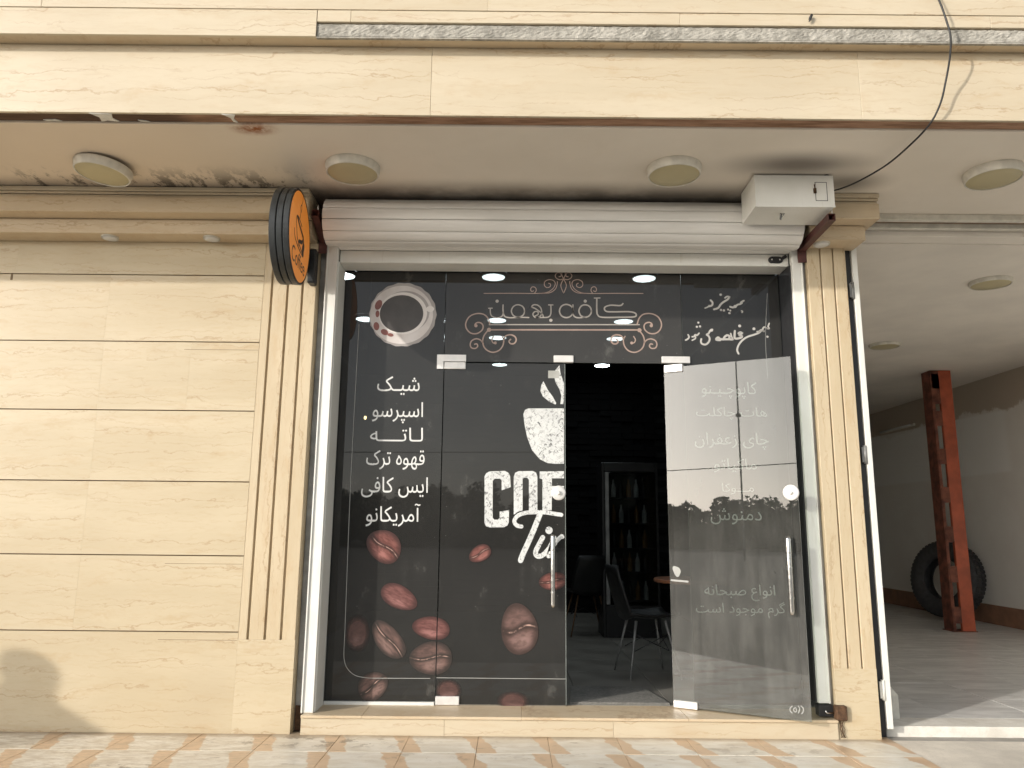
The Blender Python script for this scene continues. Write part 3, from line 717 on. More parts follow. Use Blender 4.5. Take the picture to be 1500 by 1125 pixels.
# ---- left wall: backing + marble panels, every panel a part
wall = thing('marble_wall', 'cream veined marble wall with long horizontal grooves left of the shopfront', 'wall', (-3.3, .1, 0))
W0, W1 = -5.2, -1.700
box('backing', W0, -1.701, .0145, .30, 0, H, M['joint'], wall)
zs = [0.0, .596, 1.062, 1.531, 1.996, 2.463, 2.930, 3.17]
gap = .0075
cuts = {0: [-3.7], 1: [-4.1, -2.741], 2: [-3.9, -2.741], 3: [-4.1, -2.738], 4: [-3.8, -2.741, -2.155], 5: [-4.1, -2.745], 6: [-3.4]}
for k in range(7):
    xs = [W0] + cuts[k] + [W1]
    z0, z1 = zs[k], zs[k + 1]
    for a, c in zip(xs, xs[1:]):
        b = MB()
        if a == -3.4 and k == 6: pass
        b.box(a + .0003, c - .0003, 0.0, .014, z0 + (gap / 2 if k else 0), z1 - gap / 2)
        b.build('panel', M['marble'], wall)
# thin second lines scored below some grooves
for z in (2.410, .547, 1.011):
    box('score_line', -2.2, -1.705, -.0006, .0003, z - .0012, z + .0012, M['joint'], wall)
box('corner_notch', -3.43, -3.415, -.001, .0006, 2.885, 2.932, M['joint'], wall)

# ---- pilasters with flutes
def pilaster(x0, x1, grooves, zb, label, capw):
    t = thing('fluted_pilaster', label, 'pilaster', ((x0 + x1) / 2, .1, 0), 0, 'pilasters flanking the shopfront')
    box('shaft', x0, x1, .022, .24, zb, 3.17, M['marble_v'], t)
    base = box('base_block', x0 if capw else x0, x1, -.0, .24, 0, zb, M['marble'], t, .0)
    gw = .014 if not capw else .010
    edges = [x0] + [v for gg in grooves for v in (gg - gw / 2, gg + gw / 2)] + [x1]
    for a, c in zip(edges[::2], edges[1::2]):
        b = MB(); pr = [(a + .0, .0215), (a + .0, .003), (a + .003, 0), (c - .003, 0), (c, .003), (c, .0215)]
        b.prism(pr, zb + .0005, 3.168, 'z'); b.build('flute', M['marble_v'], t)
    return t
pilaster(-1.700, -1.342, [-1.640, -1.533, -1.432], .552, 'fluted cream pilaster between the panelled wall and the shopfront', 0)
pilaster(2.02, 2.284, [2.110, 2.198], .412, 'narrow fluted cream pilaster between the shopfront and the garage opening', 1)

# ---- cornices
def cornice(label, x0, x1, ret=0.0, spots=()):
    t = thing('stone_cornice', label, 'cornice', ((x0 + x1) / 2, 0, 3.17), 0, 'cornices under the soffit')
    def part(nm, yf, z0, z1, k, mat=None, bev=.003):
        box(nm, x0, x1 + ret * k, yf, .05, z0, z1, mat or M['marble_shade'], t, bev)
    part('lower_ledge', -.155, 3.168, 3.268, .075)
    part('upper_ledge', -.270, 3.271, 3.378, .125)
    part('rib', -.258, 3.380, 3.396, .12, M['marble_light'], .004)
    part('rib', -.268, 3.399, 3.415, .125, M['marble_light'], .004)
    part('rib', -.276, 3.418, 3.447, .13, M['marble_light'], .004)
    return t
cornice('stepped cream stone cornice running above the left panelled wall', -5.2, -1.352)
cornice('short stepped cream stone capital over the right pilaster', 1.985, 2.284, 1.0)

def spot(x, y, label):
    t = thing('recessed_spotlight', label, 'spotlight', (x, y, 3.168), 0, 'small unlit spotlights under the cornices')
    b = MB(); b.lathe([(.0, -.002), (.046, -.002), (.053, -.006), (.055, -.012), (.055, 0.0)], (x, y, 3.168), (0, 0, 1), 24)
    b.build('rim', M['white_plastic'], t)
    b = MB(); b.lathe([(0, -.0165), (.03, -.0160), (.044, -.0125), (.046, -.009)], (x, y, 3.168), (0, 0, 1), 24); b.build('lens', M['ink_white'], t)
    return t
S = [spot(-2.735, -.085, 'small round white spotlight at the left under the left cornice'),
     spot(-2.045, -.085, 'small round white spotlight under the left cornice, nearer the round sign'),
     spot(2.09, -.085, 'small round white spotlight under the capital of the right pilaster')]

# ---- facade above the soffit
fa = thing('upper_facade', 'cream marble fascia and bands above the porch with an exposed concrete strip', 'facade', (0, -1.0, 3.45))
box('core', -5.2, 4.9, -1.150, -1.078, 3.50, 5.2, M['concrete'], fa)
xs = [-5.2, -2.9, -.46, 1.9, 4.9]
for a, c in zip(xs, xs[1:]):
    box('fascia_slab', a + .0006, c - .0006, -1.170, -1.151, 3.462, 3.872, M['marble_light'], fa, .0015)
box('lip', -5.2, 4.9, -1.150, -1.076, 3.462, 3.498, M['lip'], fa)
box('band_underside', -5.2, 4.9, -1.240, -1.149, 3.874, 3.890, M['marble_shade'], fa)
xs = [-5.2, -3.4, -1.085]
for a, c in zip(xs, xs[1:]):
    box('band_slab', a + .0006, c - .0006, -1.262, -1.241, 3.872, 4.032, M['marble_light'], fa, .0015)
xs = [-1.083, -.9, .9, 2.6, 4.9]
for k, (a, c) in enumerate(zip(xs, xs[1:])):
    b = MB(); z0 = 3.966 if k < 3 else 3.958
    b.box(a + .0006, c - .0006, -1.262, -1.241, 3.962, 4.032, .0015); b.build('band_slab', M['marble_light'], fa)
# exposed concrete: a rough, uneven bar
b = MB(); nx, nz = 420, 10
grid = [[b.bm.verts.new((-1.083 + (4.9 + 1.083) * i / nx, -1.250 + random.uniform(-.0022, .0022) + (.008 if j in (0, nz) else 0), 3.874 + .087 * j / nz + (random.uniform(-.002, .003) if j == nz else 0))) for j in range(nz + 1)] for i in range(nx + 1)]
for i in range(nx):
    for j in range(nz): b.bm.faces.new((grid[i][j], grid[i + 1][j], grid[i + 1][j + 1], grid[i][j + 1]))
b.build('exposed_concrete', M['concrete'], fa)
box('mortar_core', -1.083, 4.9, -1.238, -1.151, 3.892, 3.960, M['concrete'], fa)
box('mortar_edge', -1.083, 4.9, -1.258, -1.2405, 3.866, 3.873, M['concrete'], fa)
xs = [-5.2, -2.6, -.15, 2.35, 4.9]
for a, c in zip(xs, xs[1:]):
    box('top_slab', a + .0006, c - .0006, -1.262, -1.241, 4.037, 5.2, M['marble_light'], fa, .0015)
box('backing', -5.2, 4.9, -1.240, -1.151, 3.892, 5.2, M['joint'], fa)
def chip(pts, z):
    b = MB(); b.prism(pts, z - .004, z, 'z'); b.build('peeling_paint', M['paint_chip'], fa)
chip([(-2.325, -1.166), (-2.205, -1.160), (-2.222, -1.115), (-2.200, -1.080), (-2.262, -1.092), (-2.300, -1.079), (-2.290, -1.125)], 3.4615)
chip([(-2.62, -1.092), (-2.55, -1.098), (-2.52, -1.079), (-2.60, -1.080)], 3.4615)
chip([(-2.09, -1.10), (-2.05, -1.092), (-2.03, -1.079), (-2.08, -1.080)], 3.4615)
chip([(-1.60, -1.168), (-1.53, -1.16), (-1.55, -1.12), (-1.54, -1.08), (-1.562, -1.09), (-1.565, -1.13)], 3.4615)

# ---- round ceiling lights
def ceiling_light(x, y, label, z=H, r=.168, h=.050):
    t = thing('ceiling_light', label, 'ceiling light', (x, y, z), 0, 'round unlit ceiling lights')
    b = MB(); b.lathe([(r * .90, -h + .001), (r * .915, -h - .004), (r * .945, -h - .003), (r * .965, -h + .003), (r, -.012), (r * 1.005, -.004), (r * 1.0, 0.0)], (x, y, z), (0, 0, 1), 48); b.build('rim', M['white_plastic'], t)
    b = MB(); b.lathe([(0, -h - .003), (r * .5, -h - .002), (r * .88, -h + .0005), (r * .905, -h + .004)], (x, y, z), (0, 0, 1), 48); b.build('diffuser', M['diffuser'], t)
    return t
CL = [ceiling_light(-2.55, -.575, 'round cream ceiling light at the far left, hanging loose above the panelled wall'),
 ceiling_light(-1.0, -.585, 'round cream ceiling light above the left end of the roller shutter'),
 ceiling_light(.99, -.60, 'round cream ceiling light above the shutter, left of the white motor box'),
 ceiling_light(2.97, -.59, 'round cream ceiling light in front of the garage, nearest the street')]
GZ = 3.34
CL += [ceiling_light(4.04, 1.19, 'flat round ceiling light inside the garage, the middle of three in depth', GZ, .165, .03),
 ceiling_light(4.22, 3.43, 'flat round ceiling light deepest inside the garage', GZ, .165, .03)]

# ---- sill of the shopfront
sill = thing('marble_sill', 'low cream marble step under the glass shopfront', 'sill', (.35, .1, 0))
xs = [-1.275, -.395, .640, 2.018]
for a, c in zip(xs, xs[1:]): box('riser_slab', a + .0006, c - .0006, -.012, .008, 0, .098, M['marble_light'], sill, .0012)
xs = [-1.275, -.9, .08, 1.1, 2.018]
for a, c in zip(xs, xs[1:]): box('tread_slab', a + .0006, c - .0006, -.026, .32, .0985, .115, M['marble_shade'], sill, .002)
box('core', -1.273, 2.018, .0085, .32, 0, .098, M['concrete'], sill)

# ---- white frame: guide rails and header
fr = thing('shopfront_frame', 'white enamelled steel frame round the glass shopfront', 'frame', (.35, .15, .115))
b = MB(); b.box(-1.288, -1.212, .03, .075, .116, 3.20, .003); b.box(-1.288, -1.278, .02, .0299, .116, 3.20, .002); b.box(-1.2119, -1.206, .055, .262, .116, 3.06); b.build('guide_rail', M['white_metal'], fr)
box('side_channel', -1.341, -1.2885, .085, .25, 0, 3.19, M['grey_metal'], fr, .003)
b = MB(); b.box(1.925, 1.995, .03, .075, .20, 3.18, .003); b.box(1.9855, 1.995, .02, .0299, .20, 3.18, .002); b.build('guide_rail', M['white_metal'], fr)
box('side_channel', 1.9955, 2.0195, .045, .25, .115, 3.18, M['grey_metal'], fr, .003)
box('inner_jamb', 1.914, 1.9245, .06, .262, .20, 3.06, M['black_metal'], fr)
box('header', -1.211, 1.924, .085, .262, 3.064, 3.152, M['white_metal'], fr, .004)
box('shutter_bottom_bar', -1.211, 1.924, .02, .080, 3.150, 3.212, M['shutter'], fr, .004)
box('bottom_channel', -1.205, -.486, .262, .298, .115, .136, M['white_metal'], fr, .002)
box('bottom_channel', 1.212, 1.913, .262, .298, .115, .136, M['grey_metal'], fr, .002)

# black hasps on the frame
t = thing('black_latch', 'black oval latch with screws on the white header, top right corner', 'latch', (1.83, .08, 3.10))
b = MB(); b.lathe([(0, .006), (.022, .006), (.024, .004), (.024, 0)], (1.805, .0849, 3.108), (0, -1, 0), 20); b.lathe([(0, .006), (.022, .006), (.024, .004), (.024, 0)], (1.86, .0849, 3.110), (0, -1, 0), 20)
b.box(1.803, 1.862, .0785, .0845, 3.084, 3.134, .002); b.build('plate', M['black_metal'], t)
b = MB(); b.bar((1.865, .078, 3.11), (1.905, .074, 3.135), .018, .02); b.build('bolt', M['black_metal'], t)
for x in (1.806, 1.862):
    b = MB(); b.lathe([(0, .003), (.005, .003), (.006, 0)], (x, .0784, 3.111), (0, -1, 0), 8); b.build('screw', M['patch_steel'], t)
t = thing('bottom_lock', 'rusty black bolt lock at the foot of the right guide rail', 'lock', (1.99, .03, .115))
box('bolt_housing', 1.915, 2.005, .012, .074, .126, .195, M['black_metal'], t, .004)
box('hasp', 2.006, 2.072, -.035, .020, .112, .198, M['rust'], t, .006)
b = MB(); b.tube([(2.0, .005, .15), (1.96, .004, .15), (1.95, .004, .165)], .006, 8); b.build('bolt', M['chrome'], t)
b = MB()
for k in range(6): b.tube([(2.04 + random.uniform(-.02, .02), -.012, .115), (2.035 + random.uniform(-.025, .025), -.016, .06), (2.04 + random.uniform(-.02, .02), -.014, .012)], .0018, 5)
b.build('rust_wire', M['rust'], t)

# ---- roller shutter rolled up under the soffit
sh = thing('roller_shutter', 'rolled up white roller shutter barrel above the glass shopfront', 'shutter', (.33, -.08, 3.29))
cy, cz, rr = -.075, 3.288, .158
NS = 12
for k in range(NS):
    a0 = R(90 + 360 * k / NS + 12); a1 = R(90 + 360 * (k + 1) / NS + 12)
    p = []
    for q in range(7):
        f = q / 6; a = a0 + (a1 - a0) * (f * .94 + .03); r_ = rr - .004 + .004 * math.sin(PI * f) ** .35
        p.append((cy + r_ * math.cos(a), cz + r_ * math.sin(a)))
    inner = [(cy + (rr - .022) * math.cos(a), cz + (rr - .022) * math.sin(a)) for a in (a1, a0)]
    b = MB(); b.prism(p + inner, -1.268, 1.930, 'x'); b.build('slat', M['shutter'], sh)
b = MB(); b.lathe([(0, 0), (rr - .024, 0), (rr - .024, 3.196), (0, 3.196)], (-1.267, cy, cz), (1, 0, 0), 24); b.build('drum', M['dark_grey'], sh)

# ---- motor box
mb_ = thing('motor_box', 'white steel shutter motor box under the soffit at the right end of the shutter', 'motor box', (1.76, -.4, 3.22))
b = MB(); b.prism([(-.540, 3.236), (-.540, 3.440), (-.262, 3.440), (-.262, 3.226)], 1.505, 1.998, 'x'); o = b.build('casing', M['white_metal'], mb_)
box('seam', 1.503, 2.000, -.5405, -.5385, 3.229, 3.240, M['white_metal'], mb_)
b = MB(); x0, x1, z0, z1 = 1.880, 1.955, 3.270, 3.395
for q in ((x0, x1, z0, z0 + .003), (x0, x1, z1 - .003, z1), (x0, x0 + .003, z0, z1), (x1 - .003, x1, z0, z1)): b.box(q[0], q[1], -.5412, -.5398, q[2], q[3])
b.build('hatch_joint', M['black_plastic'], mb_)
box('hatch', x0 + .004, x1 - .004, -.5425, -.5402, z0 + .004, z1 - .004, M['white_metal'], mb_, .0008)
b = MB(); b.box(1.868, 1.885, -.552, -.5405, 3.318, 3.352, .002); b.tube([(1.876, -.548, 3.352), (1.872, -.552, 3.372), (1.880, -.55, 3.378)], .003, 6); b.build('clasp', M['rust'], mb_)
b = MB(); b.bar((1.70, -.43, 3.231), (1.695, -.425, 3.192), .022, .004); b.bar((1.72, -.43, 3.231), (1.695, -.425, 3.192), .012, .004); b.build('earth_tab', M['grey_metal'], mb_)
b = MB(); b.lathe([(0, .03), (.012, .028), (.016, .015), (.016, 0)], (1.965, -.52, 3.4405), (0, 0, 1), 12); b.build('cable_gland', M['black_plastic'], mb_)
def bracket(x, label, y0, y1, zf, zb):
    t = thing('shutter_bracket', label, 'bracket', (x, y1, zb - .03), 0, 'maroon steel brackets of the shutter')
    b = MB(); w = .046; tt = .004
    for s_ in ((-1, 0), (1, 0)): b.bar((x + s_[0] * (w / 2 - tt / 2), y0, zf), (x + s_[0] * (w / 2 - tt / 2), y1, zb), tt, w)
    for s_ in (-1, 1): b.bar((x, y0, zf + s_ * (w / 2 - tt / 2)), (x, y1, zb + s_ * (w / 2 - tt / 2)), w - 2 * tt - .0004, tt)
    b.build('square_tube', M['maroon'], t)
    box('wall_plate', x - .03, x + .028, y1 - .008, y1 + .0005, zb - .10, zb + .05, M['maroon'], t)
    b = MB(); b.tube([(x + .012, y0 + .02, zf + .023), (x + .012, y0 + .02, zf + .06)], .004, 6); b.build('bolt', M['patch_steel'], t)
    return t
bracket(1.990, 'maroon square tube bracket under the white motor box, right of the shutter', -.50, .012, 3.182, 3.165)
box('corroded_foot', -1.336, -1.291, .078, .0845, .002, .15, M['rust'], fr, .002)
bracket(-1.312, 'dark maroon bracket at the left end of the shutter, behind the round sign', -.24, .012, 3.29, 3.20)

# ---- cable
b = MB()
cp = [(1.998, -.42, 3.385), (2.06, -.50, 3.372), (2.13, -.62, 3.372), (2.21, -.80, 3.388), (2.243, -1.02, 3.405), (2.262, -1.18, 3.436), (2.302, -1.225, 3.53), (2.331, -1.245, 3.65), (2.338, -1.29, 3.76), (2.332, -1.325, 3.86), (2.316, -1.33, 3.95), (2.292, -1.33, 4.06), (2.25, -1.325, 4.2), (2.17, -1.32, 4.5), (2.05, -1.31, 4.9)]
b.tube(smooth_path(cp, 6), .0052, 8, True); o = b.build('power_cable', M['cable'])
tag(o, 'black power cable looping from the motor box up over the fascia', 'cable')
b = MB(); b.tube([(1.607, -1.258, 4.000), (1.612, -1.275, 4.008), (1.617, -1.279, 4.018), (1.604, -1.277, 3.985), (1.600, -1.274, 3.978)], [.004, .009, .007, .005, .002], 7); o = b.build('wall_hook', M['black_plastic'])
tag(o, 'tiny black hook sticking out of the top marble band, left of the cable', 'hook')

# ---- round projecting sign
sg = thing('round_sign', 'round black projecting light box sign with an orange coffee face', 'sign', (-1.40, -.45, 3.037), R(3.0), local=True)
rs = .300
for k, (xa, xb, rk) in enumerate(((-.060, -.019, 1.0), (-.017, .021, .995), (.023, .060, 1.0))):
    b = MB(); r_ = rs * rk
    b.lathe([(0, xa), (r_ - .014, xa), (r_ - .004, xa + .001), (r_, xa + .005), (r_, xb - .005), (r_ - .004, xb - .001), (r_ - .014, xb)] + ([(0, xb)] if k < 2 else [(r_ - .014, xb - .006), (0, xb - .006)]), (0, 0, 0), (1, 0, 0), 64, smooth=False)
    b.build('rim_ring', M['dark_grey'], sg)
b = MB(); b.lathe([(0, .0585), (rs - .016, .0585), (rs - .016, .0545), (0, .0545)], (0, 0, 0), (1, 0, 0), 64, smooth=False); b.build('face', M['orange'], sg)
def fy(u, v): return (u * rs * .95, v * rs * .97)
bm_ = bmesh.new()
def q(pts, w, tp=False): add_stroke(bm_, [fy((x - 447) / 103, (585 - y) / 452) for x, y in pts], w, 0, 0, tp)
q([(452, 150), (452, 200), (446, 250)], .006); q([(446, 250), (436, 290), (440, 340), (446, 300), (447, 260)], .007); q([(440, 340), (436, 410)], .007)
q([(458, 455), (430, 425), (408, 435), (405, 500), (412, 560), (425, 640), (470, 700)], .012)
q([(415, 440), (435, 480), (450, 500), (475, 540), (485, 590)], .024); q([(478, 520), (470, 600), (440, 640), (440, 690)], .026, True)
q([(486, 620), (480, 670), (482, 700)], .050); q([(390, 590), (400, 660), (440, 710), (480, 728)], .011)
me = bpy.data.meshes.new('cup_emblem')
# drawing is in (u, height): put it on the face, u towards the wall
bmesh.ops.transform(bm_, matrix=Matrix(((0, 1, 0, .0600), (1, 0, 0, 0), (0, 0, 1, 0), (0, 0, 0, 1))), verts=bm_.verts[:])
bm_.to_mesh(me); bm_.free(); me.materials.append(M['ink_dark']); o = bpy.data.objects.new('cup_emblem', me); col.objects.link(o); o.parent = sg
lettering('Coffee', (-.185, -.205, .175, -.105), .0600, M['ink_dark'], sg, 'lettering', False, .055, 'yz')
box('arm', -.045, .03, .270, .43, -.09, .10, M['black_plastic'], sg, .006)
t = thing('transformer_box', 'black plastic box on the wall behind the round sign', 'box', (-1.352, -.03, 2.9))
box('casing', -1.385, -1.335, -.075, -.001, 2.86, 3.10, M['black_plastic'], t, .006)
box('lid', -1.379, -1.341, -.082, -.0755, 2.87, 3.09, M['dark_grey'], t, .002)
# ================================================================= SHOPFRONT GLASS
GY = .280
def pane(name, x0, x1, z0, z1, root, mat, y=GY, th=.010, back=None):
    """a sheet of glass: printed front, clear back, greenish edges"""
    b = MB(); b.box(x0, x1, y, y + th, z0, z1)
    o = b.build(name, [mat, M['glass_edge'], back or M['back_glass']], root)
    for p in o.data.polygons:
        p.material_index = 0 if p.normal.y < -.5 else (2 if p.normal.y > .5 else 1)
    return o
def decal(name, mat, root, fn):
    bm_ = bmesh.new(); fn(bm_)
    me = bpy.data.meshes.new(name); bm_.to_mesh(me); bm_.free(); me.materials.append(mat)
    o = bpy.data.objects.new(name, me); col.objects.link(o); o.parent = root; return o
PY = GY - .0008
JL, DC, JR = -.482, .370, 1.208
ZT = 2.402
lw = thing('side_window', 'tall black printed glass panel with the white drinks list and coffee cup, left of the doors', 'window', (-.84, GY, .115), local=True)
tw = thing('transom_window', 'black printed glass transom with the ornamental cafe name above the doors', 'window', (.36, GY, 2.4), local=True)
rw = thing('side_window', 'tall black printed glass panel behind the open door, right of the doorway', 'window', (1.56, GY, .115), local=True)
ld = thing('glass_door', 'closed black printed glass door with the distressed coffee cup print', 'door', (-.05, GY, .12), local=True)
pane('glass_pane', -1.2055, JL - .002, .137, 3.063, lw, M['film_glass'])
pane('glass_pane', JL + .002, JR - .002, ZT + .004, 3.063, tw, M['film_glass_grey'])
pane('glass_pane', JR + .002, 1.9135, .137, 3.063, rw, M['film_glass'])
pane('glass_pane', JL + .005, DC, .122, ZT - .006, ld, M['film_glass'])
box('silver_edge', JL + .004, DC - .001, GY - .001, GY + .012, .1165, .1215, M['chrome'], ld)
box('edge_seal', DC + .0002, DC + .0035, GY - .001, GY + .011, .1225, ZT - .007, M['glass_edge'], ld)

# lettering of the drinks list
for txt, bb in (('شیـک', (-.946, 2.162, -.648, 2.296)), ('اسپرسو', (-.972, 1.962, -.619, 2.112)), ('لـاتــــه', (-.980, 1.836, -.614, 1.932)),
                ('قهوه ترک', (-1.000, 1.640, -.598, 1.775)), ('ایس کافی', (-1.026, 1.450, -.570, 1.590)), ('آمریکانو', (-.985, 1.255, -.616, 1.410))):
    lettering(txt, bb, PY, M['ink_white'], lw)
for txt, k in (('کاپوچـیـنو', 'cap'), ('هات چاکلت', 'hot'), ('چای زعفران', 'chai'), ('ماکیاتو', 'mac'), ('مـــوکا', 'mok'), ('دمنوش', 'dam'), ('انواع صبحانه', 'anv'), ('گرم موجود است', 'garm')):
    bb = RT[k]; lettering(txt, (bb[0], bb[1], bb[2], bb[3]), PY, M['ink_white'], rw)

# cup and saucer print on the side window
(c0, a0, b0), (c1, a1, b1), (c2, a2, b2), (c3_, a3, b3), (c4, a4, b4) = CUP
decal('saucer_print', M['ink_saucer'], lw, lambda bm_: add_disc(bm_, c0[0], c0[1], a0, b0, PY, 0, 72, 0, None, .013, 18))
decal('plate_print', M['ink_cream'], lw, lambda bm_: add_disc(bm_, c1[0], c1[1], a1, b1, PY - .0006, 0, 48))
decal('cup_shadow_print', M['ink_saucer'], lw, lambda bm_: add_disc(bm_, c2[0] + .018, c2[1] + .012, a2 * 1.03, b2 * 1.02, PY - .0010, 0, 48))
decal('cup_rim_print', M['ink_rim'], lw, lambda bm_: (add_disc(bm_, c2[0], c2[1], a2 * 1.03, b2 * 1.03, PY - .0014, 0, 48), add_disc(bm_, c4[0], c4[1], a4, b4, PY - .0014, 0, 16)))
decal('coffee_print', M['ink_coffee'], lw, lambda bm_: add_disc(bm_, c3_[0], c3_[1], a3 * 1.06, b3 * 1.06, PY - .0020, 0, 48))
decal('bean_cluster_print', M['ink_beansmall'], lw, lambda bm_: [add_disc(bm_, c[0], c[1], a, b_, PY - .0018, i * .0001, 14, R(r_)) for i, (c, a, b_, r_) in enumerate(CUPBEANS)])

# bean prints: mesh in bean-local unit space so that the print follows each bean
def bean_piece(c, a, b_, rot, mat, root, lo, hi, lay):
    pts = []
    rr_ = R(rot)
    for i in range(40):
        t = 2 * PI * i / 40; k = 1 + .035 * math.sin(3 * t + c[0] * 40)
        u, v = math.cos(t) * k, math.sin(t) * k
        pts.append((c[0] + u * a * math.cos(rr_) - v * b_ * math.sin(rr_), c[1] + u * a * math.sin(rr_) + v * b_ * math.cos(rr_)))
    pts = clip_x(pts, lo, hi)
    if len(pts) < 3: return
    inv = Matrix.LocRotScale(Vector((c[0], 0, c[1])), Matrix.Rotation(-rr_, 3, 'Y'), Vector((a, 1, b_))).inverted()
    bm_ = bmesh.new(); bm_.faces.new([bm_.verts.new(inv @ Vector((p[0], 0, p[1]))) for p in pts])
    me = bpy.data.meshes.new('bean_print'); bm_.to_mesh(me); bm_.free(); me.materials.append(mat)
    o = bpy.data.objects.new('bean_print', me); col.objects.link(o); o.parent = root
    o.location = Vector((c[0], PY - lay, c[1])) - root.location; o.rotation_euler = (0, -rr_, 0); o.scale = (a, 1, b_)
bm_kind = {0: 'bean_plain', 1: 'bean_red', 2: 'bean_dark', 3: 'bean_blur', 4: 'bean_brown'}
ROOTS = []
for i, (c, a, b_, rot, k) in enumerate(BEANS):
    mat = M[bm_kind[k]] if not (k == 1 and i in (5, 6)) else M['bean_dark']
    ROOTS.append((c, a, b_, rot, mat, i * .00012))

# double border line
def bline(bm_, lo, hi):
    pts = smooth_path(BORDER, 6)
    seg = [p for p in pts if lo <= p[0] <= hi]
    for a, c in zip(seg, seg[1:]):
        dx, dz = c[0] - a[0], c[1] - a[1]; l = math.hypot(dx, dz) or 1; k = .0022
        bm_.faces.new([bm_.verts.new((p[0] + s_ * dz / l * k, PY - .002, p[1] - s_ * dx / l * k)) for p, s_ in ((a, -1), (c, -1), (c, 1), (a, 1))])
decal('border_line', M['ink_line'], lw, lambda b_: bline(b_, -9, JL - .004))
zb = BORDER[-1][1]
decal('border_line', M['ink_line'], ld, lambda b_: b_.faces.new([b_.verts.new(p) for p in ((JL + .004, PY - .002, zb + .0022), (DC - .002, PY - .002, zb + .0022), (DC - .002, PY - .002, zb - .0022), (JL + .004, PY - .002, zb - .0022))]))
decal('border_line', M['ink_line'], rw, lambda b_: add_stroke(b_, [BORDER2[0], (1.80, 2.6), (1.80, 2.3)], .003, PY))
# cafe name and scrolls
def logo(b_):
    for w, pts in LOGO: add_stroke(b_, pts, w, PY)
    for (p, r_) in LOGODOT: add_disc(b_, p[0], p[1], r_, r_, PY, .0003)
decal('cafe_name_print', M['ink_silver'], tw, lambda b_: ([add_stroke(b_, pts, w, PY) for w, pts in LOGO[:14]], [add_disc(b_, p[0], p[1], r_, r_, PY, .0003) for p, r_ in LOGODOT[:3]]))
decal('scroll_print', M['ink_rose'], tw, lambda b_: ([add_stroke(b_, pts, w, PY) for w, pts in LOGO[14:]], [add_disc(b_, p[0], p[1], r_, r_, PY, .0003) for p, r_ in LOGODOT[3:]]))
def verse(b_, lo, hi):
    for w, pts in VERSE:
        cx = sum(p[0] for p in pts) / len(pts)
        if lo <= cx < hi: add_stroke(b_, pts, w * 1.25, PY)
    for (p, r_) in VERSEDOT:
        if lo <= p[0] < hi: add_disc(b_, p[0], p[1], r_, r_, PY, .0003)
decal('verse_print', M['ink_verse'], rw, lambda b_: verse(b_, -9, 9))
# coffee cup and brand lettering on the closed door
decal('cup_print', M['ink_grunge'], ld, lambda b_: [b_.faces.new([b_.verts.new((min(p[0], DC - .0015), PY, p[1])) for p in poly]) for poly in BRANDPOLY[3:]])
decal('lettering', M['ink_grunge'], ld, lambda b_: [b_.faces.new([b_.verts.new((min(p[0], DC - .0015), PY, p[1])) for p in poly]) for poly in BRANDPOLY[:3]])
decal('lettering', M['ink_grunge'], ld, lambda b_: ([add_stroke(b_, pts, w, PY - .0006) for w, pts in TIME], [add_disc(b_, p[0], p[1], r_, r_, PY - .0006) for p, r_ in TIMEDOT]))
decal('sticker', M['ink_sticker'], ld, lambda b_: b_.faces.new([b_.verts.new((x, PY - .0003, z)) for x, z in ((STICK[0][0], STICK[0][1]), (STICK[1][0], STICK[0][1]), (STICK[1][0], STICK[1][1]), (STICK[0][0], STICK[1][1]))]))

# patch fittings, handles, locks
def patch(root, x0, x1, z0, z1, y=GY): return box('patch_fitting', x0, x1, y - .014, y + .024, z0, z1, M['patch_steel'], root, .003)
b = MB(); b.prism([(-.530, 2.350), (-.484, 2.350), (-.484, 2.404), (-.326, 2.404), (-.326, 2.452), (-.530, 2.452)], GY - .014, GY + .024, 'y'); b.build('patch_fitting', M['patch_steel'], tw)
patch(tw, .293, .433, 2.405, 2.455); patch(tw, 1.056, 1.256, 2.406, 2.455)
patch(ld, -.478, -.328, 2.350, 2.3995); patch(ld, -.480, -.325, .118, .172)
def pull_handle(root, x, z0, z1, y, name='pull_handle'):
    b = MB()
    b.tube([(x, y - .045, z0), (x, y - .045, z0 + .02), (x, y - .045, (z0 + z1) / 2), (x, y - .045, z1 - .02), (x, y - .045, z1)], [.0125, .0155, .0165, .0165, .0135], 16)
    for z in (z0 + .10, z1 - .10):
        b.lathe([(.0185, -.006), (.0185, .006)], (x, y - .045, z), (0, 0, 1), 16)
        b.tube([(x, y - .045, z), (x, y, z)], .008, 10)
    o = b.build(name, M['chrome'], root)
    b = MB(); b.lathe([(0, .002), (.012, .0015), (.013, 0)], (x, y - .045, z1), (0, 0, 1), 12); b.build('end_cap', M['black_plastic'], o); return o
pull_handle(ld, .284, .740, 1.212, GY)
b = MB(); b.lathe([(0, .007), (.040, .007), (.049, .004), (.050, 0)], (.326, GY - .0005, 1.492), (0, -1, 0), 28); b.lathe([(0, .020), (.012, .020), (.014, .007)], (.326, GY - .0005, 1.492), (0, -1, 0), 14); b.build('lock_rose', M['patch_steel'], ld)

# children were written in world coordinates; give every thing its base without moving them
for root in (lw, tw, rw, ld):
    for c in descend(root): c.data.transform(Matrix.Translation(-root.location))
for c, a, b_, rot, mat, lay in ROOTS:
    bean_piece(c, a, b_, rot, mat, lw, -9, JL - .003, lay + .0012)
    bean_piece(c, a, b_, rot, mat, ld, JL + .004, DC - .002, lay + .0012)

